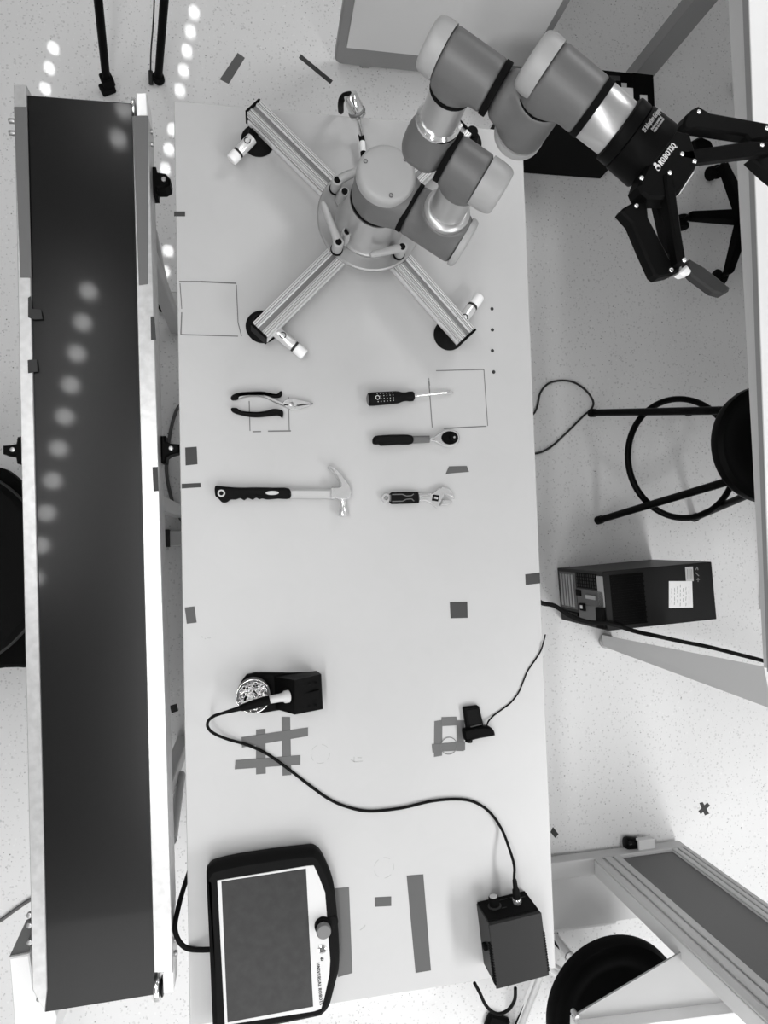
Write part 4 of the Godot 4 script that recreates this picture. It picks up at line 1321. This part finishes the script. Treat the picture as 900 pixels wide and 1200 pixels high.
	obj("movable_jaw", MB.new().prism(I, flat([574, 776, 596, 770, 631, 773, 633, 790, 612, 803, 560, 808], y + 0.0145, S, 410, 440), y + 0.002, y + 0.0155, 0.002), M.tool_steel, aw)
	obj("slot_recess", MB.new().prism(I, flat([516, 738, 556, 744, 548, 782, 508, 776], y + 0.0144, S, 410, 440), y + 0.012, y + 0.0144), M.black_matt, aw)
	var kb := at(410 + 522 / S, 440 + 757 / S, y + 0.0135)
	var ke := at(410 + 546 / S, 440 + 763 / S, y + 0.0135)
	obj("knurl", MB.new().cyl(kb, ke, 0.0035, 0.0008, 18), M.tool_satin, aw)
	obj("shank_groove", MB.new().prism(I, flat([440, 746, 500, 744, 502, 750, 440, 752], y + 0.0143, S, 410, 440), y + 0.013, y + 0.0143), M.tool_satin, aw)


# ---- soldering iron, its stand and its supply
func soldering() -> void:
	var I := Transform3D()
	var t := thing("soldering_stand", "black soldering iron holder with round cup of metal wool", "soldering stand", at(330, 815, TOP))
	obj("base_plate", MB.new().prism(I, flat([281, 813, 282, 800, 289, 791, 300, 788.5, 340, 789, 370, 788, 373, 825, 340, 831, 324, 833, 306, 836, 290, 829], TOP + 0.012), TOP + 0.0005, TOP + 0.013, 0.003), M.black_plastic, t)
	var b := [at(321, 793, TOP + 0.013), at(371, 786, TOP + 0.013), at(374, 825, TOP + 0.013), at(323, 831, TOP + 0.013)]
	var u := [at(345.5, 797, TOP + 0.085), at(376.5, 790, TOP + 0.07), at(378.5, 831, TOP + 0.07), at(345.5, 837.5, TOP + 0.085)]
	obj("holder", MB.new().hexa(b + u), M.housing_black, t)
	for h in [[355.5, 802.5], [363, 801.5], [370.5, 800.5], [355.5, 829.5], [363, 828], [370.5, 827]]:
		var p := at(h[0], h[1], TOP + 0.0795)
		obj("vent_hole", MB.new().cyl(p - Vector3(0, 0.006, 0), p + Vector3(0, 0.0015, 0), 0.0022, 0.0, 14), M.black_gloss, t)
	obj("holder_badge", MB.new().prism(I, flat([351, 814, 374, 809, 374, 819, 351, 822], TOP + 0.08), TOP + 0.074, TOP + 0.0802), M.black_matt, t)
	var hc := at(336, 816, TOP + 0.055)
	obj("holder_ring", MB.new().torus(hc, Vector3(-0.9, 0.45, 0), 0.0165, 0.003, 36), M.black_matt, t)
	# cup with metal wool
	var c0 := at(297, 812, TOP + 0.013)
	var cc := Vector3(c0.x, TOP + 0.013, c0.z)
	obj("wool_cup", MB.new().lathe(cc, Vector3.UP, [Vector2(0, 0), Vector2(0.034, 0), Vector2(0.0375, 0.004), Vector2(0.038, 0.034), Vector2(0.0362, 0.035), Vector2(0.035, 0.03), Vector2(0, 0.018)], 56), M.tape_grey, t)
	obj("cup_lining", MB.new().lathe(cc, Vector3.UP, [Vector2(0, 0.0185), Vector2(0.0345, 0.0285), Vector2(0.0345, 0.0295), Vector2(0, 0.0195)], 48), M.black_matt, t)
	obj("cup_rim", MB.new().torus(cc + Vector3(0, 0.035, 0), Vector3.UP, 0.0372, 0.0011, 56), M.chrome, t)
	var rng := RandomNumberGenerator.new()
	rng.seed = 11
	var w := MB.new()
	for i in 230:
		var r := sqrt(rng.randf()) * 0.031
		var an := rng.randf() * TAU
		var p := cc + Vector3(cos(an) * r, 0.029 + rng.randf() * 0.008 * (1.0 - r / 0.05), sin(an) * r)
		var d := rng.randf() * TAU
		var q := Vector3(cos(d), rng.randf_range(-0.5, 0.5), sin(d)) * 0.005
		var s := Vector3(-sin(d), 0.4, cos(d)) * 0.0022
		w.tube(PackedVector3Array([p - q, p + s, p + q]), 0.0011, 4)
	var wo := obj("metal_wool", w, M.brass_wool, t)
	wo.set_meta("kind", "stuff")
	# the iron rests in the holder
	var k := thing("soldering_iron", "soldering iron with black handle and cream collar resting in its holder", "soldering iron", at(300, 825, TOP + 0.09))
	var a := at(258, 836.5, TOP + 0.095)
	var m := at(283, 829.5, TOP + 0.093)
	var n := at(316, 820, TOP + 0.088)
	var o := at(338, 816, TOP + 0.07)
	obj("strain_relief", MB.new().tube(PackedVector3Array([a, a.lerp(m, 0.4), m]), 0.004, 16, [0.003, 0.0042, 0.006]), M.rubber, k)
	obj("handle", MB.new().tube(PackedVector3Array([m.lerp(a, 0.04), m, m.lerp(n, 0.3), m.lerp(n, 0.8), n]), 0.01, 24, [0.0062, 0.0075, 0.0095, 0.0105, 0.0095]), M.black_plastic, k)
	obj("collar", MB.new().tube(PackedVector3Array([n.lerp(m, 0.02), n.lerp(o, 0.06), n.lerp(o, 0.55), n.lerp(o, 0.72), n.lerp(o, 0.8), o]), 0.01, 28, [0.0075, 0.0088, 0.0092, 0.0105, 0.0138, 0.0138]), M.cream, k)
	obj("barrel", MB.new().tube(PackedVector3Array([o, o.lerp(o + (o - n), 0.35)]), 0.005, 16), M.tool_steel, k)
	var cb := line([258, 836.5, TOP + 0.095, 250, 839.5, TOP + 0.09, 244, 845, TOP + 0.075, 243.5, 852, TOP + 0.055, 250, 859, TOP + 0.035, 266, 866, TOP + 0.015, 290, 873, TOP + 0.005, 312, 883, TOP + 0.0045, 335, 899, TOP + 0.0045, 365, 922, TOP + 0.0045, 385, 936, TOP + 0.0045, 405, 945, TOP + 0.0045, 432, 950.5, TOP + 0.0045, 470, 947, TOP + 0.0045, 505, 939, TOP + 0.0045, 535, 936.5, TOP + 0.0045, 556, 940, TOP + 0.0045, 574, 952, TOP + 0.006, 588, 972, TOP + 0.012, 597, 995, TOP + 0.03, 602.5, 1014, TOP + 0.046])
	# supply unit standing across the table edge
	var B := 0.094
	var o0 := at(557.7, 1057.5, TOP)
	var o1 := at(615, 1044, TOP)
	var f := frame(o0, o1 - o0)       # x along the front, z away from it
	if f.basis.z.z < 0.0:
		f = Transform3D(Basis(f.basis.x, f.basis.y, -f.basis.z), f.origin)
	var W := o0.distance_to(o1)
	var D := 0.148
	var s := thing("soldering_station", "black soldering supply unit with knob and socket in front, overhanging the table corner", "soldering station", o0 + f.basis.x * W / 2)
	var mid := f * Transform3D(Basis(), Vector3(W / 2, 0.002, D / 2))
	obj("case", MB.new().box(mid, Vector3(W, B - 0.002, D), 0.002), M.station_black, s)
	obj("lid", MB.new().box(f * Transform3D(Basis(), Vector3(W / 2, B - 0.002, D / 2 + 0.001)), Vector3(W + 0.003, 0.0035, D - 0.002), 0.0012), M.station_black, s)
	obj("front_bezel", MB.new().box(f * Transform3D(Basis(), Vector3(W / 2, 0.004, -0.001)), Vector3(W * 0.97, B - 0.012, 0.004), 0.001), M.black_matt, s)
	for e in [0.0, 1.0]:
		for i in 15:
			obj("cooling_slot", MB.new().box(f * Transform3D(Basis(), Vector3(lerpf(-0.001, W + 0.001, e), B - 0.014, 0.05 + i * 0.0062)), Vector3(0.006, 0.016, 0.003), 0.0005), M.black_matt, s)
	var fwd := -f.basis.z
	var kn := f * Vector3(W * 0.27, B * 0.42, -0.003)
	obj("knob", MB.new().cyl(kn, kn + fwd * 0.024, 0.0125, 0.002, 28), M.black_matt, s)
	obj("knob_skirt", MB.new().cyl(kn, kn + fwd * 0.004, 0.016, 0.001, 28), M.dark_grey, s)
	obj("knob_face", MB.new().cyl(kn + fwd * 0.024, kn + fwd * 0.0255, 0.0098, 0.0005, 28), M.cream, s)
	var cn := f * Vector3(W * 0.70, B * 0.5, -0.003)
	obj("socket", MB.new().cyl(cn, cn + fwd * 0.012, 0.0105, 0.001, 28), M.tool_steel, s)
	obj("plug", MB.new().lathe(cn + fwd * 0.010, fwd, [Vector2(0, 0), Vector2(0.009, 0), Vector2(0.0095, 0.004), Vector2(0.0085, 0.022), Vector2(0.006, 0.026), Vector2(0.005, 0.045), Vector2(0.0034, 0.048), Vector2(0, 0.048)], 24), M.rubber, s)
	cb.append(cn + fwd * 0.062)
	cb.append(cn + fwd * 0.055)
	obj("cord", MB.new().tube(spline(cb, 8), 0.0034, 12), M.rubber, k)
	for l in [[0.42, 0.55, 0.012], [0.5, 0.2, 0.02], [0.72, 0.2, 0.02], [0.27, 0.12, 0.012], [0.86, 0.3, 0.014]]:
		obj("front_mark", MB.new().box(f * Transform3D(Basis(), Vector3(W * l[0], B * l[1], -0.0035)), Vector3(l[2], 0.002, 0.001)), M.dark_grey, s)
	obj("rocker_switch", MB.new().box(f * Transform3D(Basis(), Vector3(-0.004, B * 0.42, D * 0.52)), Vector3(0.01, 0.018, 0.013), 0.002), M.black_matt, s)
	# mains lead looping over the table end
	var mc := tag(obj("mains_cable", MB.new().tube(spline(line([556, 1152, TOP - 0.04, 562, 1163, TOP - 0.05, 570, 1179, TOP - 0.06, 582, 1188, TOP - 0.06, 595, 1184, TOP - 0.04, 603, 1172, TOP, 604, 1158, TOP + 0.03]), 8), 0.0042, 12), M.rubber), "black mains lead looping over the table end below the supply unit", "cable")


func webcam() -> void:
	var I := Transform3D()
	var t := thing("webcam", "small black webcam lying beside a square of grey tape", "webcam", at(560, 847, TOP))
	var S := 7.5
	obj("body", MB.new().prism(I, soft(flat([330, 425, 350, 415, 420, 398, 480, 392, 560, 394, 592, 425, 600, 455, 590, 468, 470, 490, 360, 516, 344, 505, 334, 470], TOP + 0.024, S, 500, 800), 3), TOP + 0.001, TOP + 0.026, 0.0035, true, true), M.black_plastic, t)
	obj("clip", MB.new().prism(I, flat([323, 232, 332, 218, 450, 203, 463, 212, 500, 372, 485, 385, 372, 410, 350, 405], TOP + 0.014, S, 500, 800), TOP + 0.001, TOP + 0.015, 0.003, false, true), M.housing_black, t)
	obj("clip_pad", MB.new().prism(I, flat([345, 240, 448, 225, 474, 355, 372, 378], TOP + 0.016, S, 500, 800), TOP + 0.013, TOP + 0.017, 0.001), M.rubber, t)
	obj("clip_edge", MB.new().prism(I, flat([385, 384, 484, 360, 488, 368, 388, 394], TOP + 0.016, S, 500, 800), TOP + 0.012, TOP + 0.018, 0.001), M.tape_mid, t)
	var lp := at(500 + 372 / S, 800 + 508 / S, TOP + 0.014)
	obj("lens", MB.new().cyl(lp - Vector3(0, 0, 0.004), lp + Vector3(-0.001, 0, 0.004), 0.009, 0.001, 24), M.black_gloss, t)
	obj("cord", MB.new().tube(spline(line([570, 852, TOP + 0.012, 572, 846, TOP + 0.008, 578, 839, TOP + 0.003, 588, 831.5, TOP + 0.002, 599, 823, TOP + 0.002, 608, 811, TOP + 0.002, 613, 799, TOP + 0.002, 618.5, 786, TOP + 0.002, 628, 772, TOP + 0.002, 634, 762, TOP + 0.003, 637, 752, TOP + 0.003, 639, 744, TOP - 0.03]), 8), 0.0019, 10), M.rubber, t)


# ---- teach pendant
func pendant() -> void:
	var I := Transform3D()
	var S := 5.0
	var H := TOP + 0.055
	var t := thing("teach_pendant", "robot teach pendant with grey screen in thick black rubber frame", "teach pendant", at(320, 1110, TOP))
	var outer := [8, 195, 12, 165, 30, 140, 70, 122, 200, 93, 400, 62, 600, 38, 632, 36, 658, 44, 690, 78, 730, 160, 758, 240, 768, 330, 778, 430, 786, 540, 790, 640, 785, 740, 768, 810, 745, 900, 728, 955, 690, 1000, 640, 1018, 300, 1085, 120, 1118, 75, 1120, 52, 1100, 45, 1050, 35, 800, 22, 500]
	obj("rubber_frame", MB.new().prism(I, soft(flat(outer, H - 0.006, S, 240, 990), 2), TOP + 0.001, H, 0.011, true, true), M.rubber, t)
	obj("face_plate", MB.new().prism(I, flat([73, 210, 600, 124, 638, 121, 666, 180, 705, 280, 716, 420, 735, 680, 730, 762, 700, 900, 682, 962, 640, 977, 300, 1030, 117, 1058], H + 0.001, S, 240, 990), H - 0.012, H + 0.0012, 0.0008), M.pendant_face, t)
	obj("screen", MB.new().prism(I, flat([97, 217, 593, 141, 635, 950, 133, 1043], H + 0.0025, S, 240, 990), H - 0.003, H + 0.0025, 0.0008), M.screen_glass, t)
	var k := at(240 + 690 / S, 990 + 466 / S, H)
	obj("stop_button_collar", MB.new().cyl(k, k + Vector3(0, 0.01, 0), 0.0185, 0.002, 36), M.black_matt, t)
	obj("stop_button", MB.new().lathe(k + Vector3(0, 0.01, 0), Vector3.UP, [Vector2(0, 0), Vector2(0.011, 0), Vector2(0.0155, 0.008), Vector2(0.0162, 0.012), Vector2(0.0162, 0.02), Vector2(0.0145, 0.0225), Vector2(0, 0.0235)], 40), M.button_grey, t)
	var gd := at(240 + 745 / S, 990 + 448 / S, H - 0.004)
	obj("button_guard", MB.new().cyl(gd - Vector3(0, 0.02, 0), gd + Vector3(0, 0.006, 0), 0.014, 0.003, 28), M.rubber, t)
	var p := at(240 + 688 / S, 990 + 610 / S, H + 0.001)
	obj("power_button", MB.new().lathe(p, Vector3.UP, [Vector2(0, 0), Vector2(0.0095, 0), Vector2(0.0095, 0.002), Vector2(0.0065, 0.003), Vector2(0.006, 0.0015), Vector2(0, 0.0015)], 32), M.chrome, t)
	obj("power_button_cap", MB.new().cyl(p + Vector3(0, 0.001, 0), p + Vector3(0, 0.0032, 0), 0.0058, 0.0006, 24), M.tape_grey, t)
	var lg := MB.new()
	for q in [[679, 660, 695, 659], [677, 668, 697, 667], [679, 677, 695, 676], [682, 660, 683, 676], [692, 660, 693, 676]]:
		stroke(lg, at(240 + q[0] / S, 990 + q[1] / S, H + 0.0012), at(240 + q[2] / S, 990 + q[3] / S, H + 0.0012), 0.0019)
	obj("maker_mark", lg, M.letter_black, t)
	var a := at(240 + 663 / S, 990 + 692 / S, H + 0.0016)
	var b := at(240 + 682 / S, 990 + 938 / S, H + 0.0016)
	var along := b - a
	writing("lettering", "UNIVERSAL ROBOTS", 0.0068, M.letter_black, t, (a + b) / 2.0, along, Vector3(1, 0, -0.08), true, along.length())
	obj("cable", MB.new().tube(spline(line([249, 1112.5, TOP + 0.028, 236, 1113, TOP + 0.016, 222, 1112, TOP + 0.006, 213, 1107, TOP + 0.002, 207, 1097, TOP - 0.005, 205, 1085, TOP - 0.02, 208, 1068, TOP - 0.05, 214, 1045, TOP - 0.1, 222, 1020, TOP - 0.2]), 8), 0.0058, 14), M.rubber, t)


# ---- strips and squares of adhesive tape
func tape(c: Array, h: float, m: String, label: String, group: String, th := 0.0007) -> void:
	tag(obj("tape_piece", MB.new().prism(Transform3D(), flat(c, h), h - 0.0001, h + th), M[m]), label, "tape", group)

func tapes() -> void:
	var g := "pieces of tape on the work table"
	tape([204, 248, 217, 248, 217, 253.5, 204, 253.5], TOP, "tape_dark", "tiny dark strip of tape at the table edge near the far conveyor clamp", g)
	tape([217, 524.5, 230.5, 523.5, 231.5, 544, 217.5, 545.5], TOP, "tape_dark", "dark rectangle of tape near the table edge beside the conveyor, above a thin strip", g)
	tape([213, 567, 235, 566, 235.5, 571, 213, 572.5], TOP, "tape_dark", "thin dark strip of tape at the table edge left of the hammer", g)
	tape([216.5, 712, 228, 710.5, 230.5, 729.5, 219, 731], TOP, "tape_mid", "slightly tilted grey tape rectangle at the conveyor side below the hammer", g)
	tape([527, 705.5, 547.5, 705, 548, 724, 528, 724.5], TOP, "tape_dark", "dark tape square alone in the bare middle of the table", g)
	tape([615.5, 673, 632.5, 671, 633, 683.5, 616, 685.5], TOP, "tape_dark", "dark tape square at the table edge beside the computer tower", g)
	tape([526, 546.5, 547, 546, 549.5, 553, 526.5, 555, 522, 556, 523, 553.5], TOP, "tape_mid", "ragged grey tape scrap between the ratchet and the wrench", g)
	g = "four crossed strips of tape below the soldering stand"
	tape([300, 855, 311, 854, 311.5, 906.5, 300, 907.5], TOP, "tape_grey", "left upright strip of the crossed grey tape grid below the soldering stand", g)
	tape([330, 840, 340, 840, 341.5, 908, 331, 909], TOP, "tape_grey", "right upright strip of the crossed grey tape grid below the soldering stand", g)
	tape([283, 864, 361, 852.5, 361, 862.5, 283.5, 876], TOP + 0.0007, "tape_grey", "upper slanting strip of the crossed grey tape grid below the soldering stand", g)
	tape([276, 891, 352, 885, 352, 896, 275, 901.5], TOP + 0.0007, "tape_grey", "lower strip of the crossed grey tape grid below the soldering stand", g)
	g = "four strips of tape forming a square beside the webcam"
	tape([509, 845, 518.5, 843.5, 518, 885.5, 508.5, 887], TOP, "tape_grey", "strip on the far side from the webcam in the square tape outline", g)
	tape([535, 844, 544, 844, 543.5, 880, 535, 880], TOP, "tape_grey", "strip next to the webcam in the square tape outline", g)
	tape([517.5, 840.5, 535, 840, 535.5, 850, 517, 851], TOP + 0.0007, "tape_grey", "short upper strip of the square tape outline beside the webcam", g)
	tape([506, 872, 512, 871.5, 545, 869, 545, 879, 512, 881, 507, 882], TOP + 0.0007, "tape_grey", "lower strip of the square tape outline, crossed by a pencil circle", g)
	g = "pieces of tape on the work table"
	tape([392, 1041, 409, 1039.5, 413, 1140, 396, 1145], TOP, "tape_grey", "wide grey tape strip partly under the teach pendant frame", g)
	tape([476.5, 1026, 496, 1024.5, 505, 1137, 487, 1140], TOP, "tape_mid", "wide slanting grey tape strip between pendant and soldering supply unit", g)
	tape([439, 1051.5, 458.5, 1050.5, 458.5, 1061.5, 439.5, 1062.5], TOP, "tape_mid", "small grey tape rectangle to the left of the wide slanting strip", g)
	var r := BELT + 0.006
	g = "tape on the conveyor rails"
	tape([16.5, 125.5, 32, 125.5, 37, 325.5, 24, 325.5], r, "tape_rail", "long grey tape covering the far end of the outer conveyor rail", g, 0.0012)
	tape([155.5, 136.5, 174, 136, 173.8, 333, 163, 334.5], r, "tape_rail", "long grey tape covering the far end of the conveyor rail next to the table", g, 0.0012)
	tape([33, 349, 36, 347, 38, 362, 48, 363, 50, 374, 40, 374.5, 33, 372], r + 0.0006, "tape_black", "torn black tape corner on the outer conveyor rail", g)
	tape([32.5, 422, 43, 421, 44.5, 435.5, 33, 437.5], r + 0.0006, "tape_black", "small black tape square on the outer conveyor rail, nearer the clamp", g)
	tape([178.5, 547.5, 184.8, 547, 186, 575.5, 180, 576], r, "tape_dark", "dark tape strip on the table side rail below the middle clamp", g)
	tape([176.5, 371, 181, 371, 183, 398, 177, 398.5], r, "tape_dark", "narrow dark tape strip on the table side rail beside the pencil square", g)
	g = "tape stuck on the floor"
	tape([278.5, 62, 287, 68, 268, 98.5, 257.5, 93], 0.0001, "tape_grey", "wide grey tape strip on the floor beyond the table", g)
	tape([352.5, 63.5, 390, 94.5, 387, 98.5, 350, 68], 0.0001, "tape_dark", "narrow dark tape strip on the floor near the white board", g)
	tape([819.5, 941, 823.5, 940, 831, 953.5, 826, 955.5], 0.0001, "tape_dark", "steeper arm of the dark tape cross on the floor by the stand", g)
	tape([829, 940.5, 832, 944, 821, 954, 818.5, 950.5], 0.0008, "tape_dark", "flatter arm of the dark tape cross on the floor by the stand", g)
	tape([648, 969, 654.5, 977.5, 650.5, 982, 645, 975], 0.0001, "tape_dark", "dark tape scrap on the floor at the table edge near the stand", g)
	tape([199, 827, 207, 824.5, 209, 833, 201, 836], 0.0001, "tape_black", "black tape square on the floor between conveyor and table", g)


# ---- cables and poles
func loose_cables() -> void:
	# two slanting poles and a wire at the far end
	var g := "slanting black poles beyond the conveyor"
	for k in [[127, 107, 109, -60, "square shod black pole rising beyond the belt end of the conveyor", 0], [186.5, 95, 197, -60, "round footed black pole rising beside the thin hanging wire", 1]]:
		var f := at(k[0], k[1], 0.0)
		var p := at(k[2], k[3], 0.55)
		var t := thing("tripod_pole", k[4], "pole", f, g)
		obj("pole", MB.new().tube(PackedVector3Array([f + Vector3(0, 0.02, 0), p]), 0.0135, 16), M.black_plastic, t)
		if k[5]:
			obj("foot", MB.new().cyl(f, f + Vector3(0, 0.03, 0), 0.0205, 0.006, 28), M.rubber, t)
		else:
			obj("foot", MB.new().box(frame(f, p - f - Vector3(0, p.y, 0)), Vector3(0.05, 0.03, 0.034), 0.004), M.rubber, t)
			var c := f.lerp(p, 0.1)
			obj("clamp", MB.new().box(frame(Vector3(c.x, c.y - 0.02, c.z), p - f - Vector3(0, p.y, 0)), Vector3(0.04, 0.04, 0.038), 0.004), M.black_matt, t)
	var w := thing("hanging_wire", "thin dark wire ending in a small plug beside the round footed pole", "wire", at(177, 99, 0.0))
	obj("wire", MB.new().tube(spline(line([182, -40, 0.35, 180, 20, 0.2, 177, 60, 0.1, 176.5, 85, 0.02])), 0.0028, 10), M.dark_grey, w)
	obj("plug", MB.new().cyl(at(176.5, 83, 0.016), at(177, 99, 0.01), 0.008, 0.002, 16), M.dark_grey, w)
	tag(obj("floor_cable", MB.new().tube(spline(line([600, 505, 0.006, 626, 484, 0.006, 633, 461, 0.006, 642, 450, 0.006, 656, 446, 0.006, 672, 448, 0.006, 686, 457, 0.006, 695, 470, 0.006, 693, 479, 0.006, 683, 488, 0.006, 664, 507, 0.006, 645, 524, 0.006, 627, 531.5, 0.006, 600, 530, 0.006])), 0.0042, 10), M.dark_grey), "thin dark cable looping on the floor between table and bar stool", "cable")
	tag(obj("power_cable", MB.new().tube(spline(line([625, 700, 0.5, 636, 707, 0.4, 650, 710, 0.36, 668, 721.5, 0.36, 690, 729, 0.37, 715, 731, 0.385, 745, 740, 0.34, 770, 745.5, 0.28, 800, 752, 0.2, 830, 758, 0.2, 862, 766, 0.2, 900, 776, 0.2, 940, 790, 0.2]), 10), 0.0075, 14), M.rubber), "thick black cable hanging across the computer tower and the desk leg", "cable")
	tag(obj("wall_cable", MB.new().tube(spline(line([-20, 1088, 0.006, 0, 1079, 0.006, 18, 1066, 0.006, 36, 1054, 0.006, 60, 1040, 0.006])), 0.006, 10), M.tape_grey), "grey cable on the floor running under the near end of the conveyor", "cable")
	tag(obj("gap_cable", MB.new().tube(spline(line([215, 470, 0.006, 206, 483, 0.006, 199, 510, 0.006, 195, 545, 0.006, 198, 572, 0.006, 206, 598, 0.006, 220, 620, 0.006])), 0.006, 10), M.tape_mid), "grey cable curving on the floor in the gap between conveyor and table", "cable")
	var s := thing("power_strip", "white power strip on the floor in the gap between conveyor and table", "power strip", at(205, 631, 0.0))
	var p := at(206, 631, 0.0)
	obj("case", MB.new().slab(p.x - 0.02, p.x + 0.09, 0.0, 0.035, p.z - 0.028, p.z + 0.028, 0.004), M.paper_grey, s)
	obj("plug", MB.new().slab(p.x - 0.045, p.x - 0.015, 0.0, 0.04, p.z - 0.032, p.z + 0.03, 0.004), M.dark_grey, s)
	var q := at(204, 357, 0.0)
	var u := thing("floor_socket", "small metal fitting with black base under the table edge beside the pencil square", "socket", q)
	obj("case", MB.new().slab(q.x - 0.01, q.x + 0.07, 0.0, 0.05, q.z - 0.03, q.z + 0.03, 0.004), M.tool_satin, u)
	obj("base", MB.new().slab(q.x - 0.05, q.x - 0.012, 0.0, 0.03, q.z - 0.02, q.z + 0.03, 0.004), M.black_matt, u)
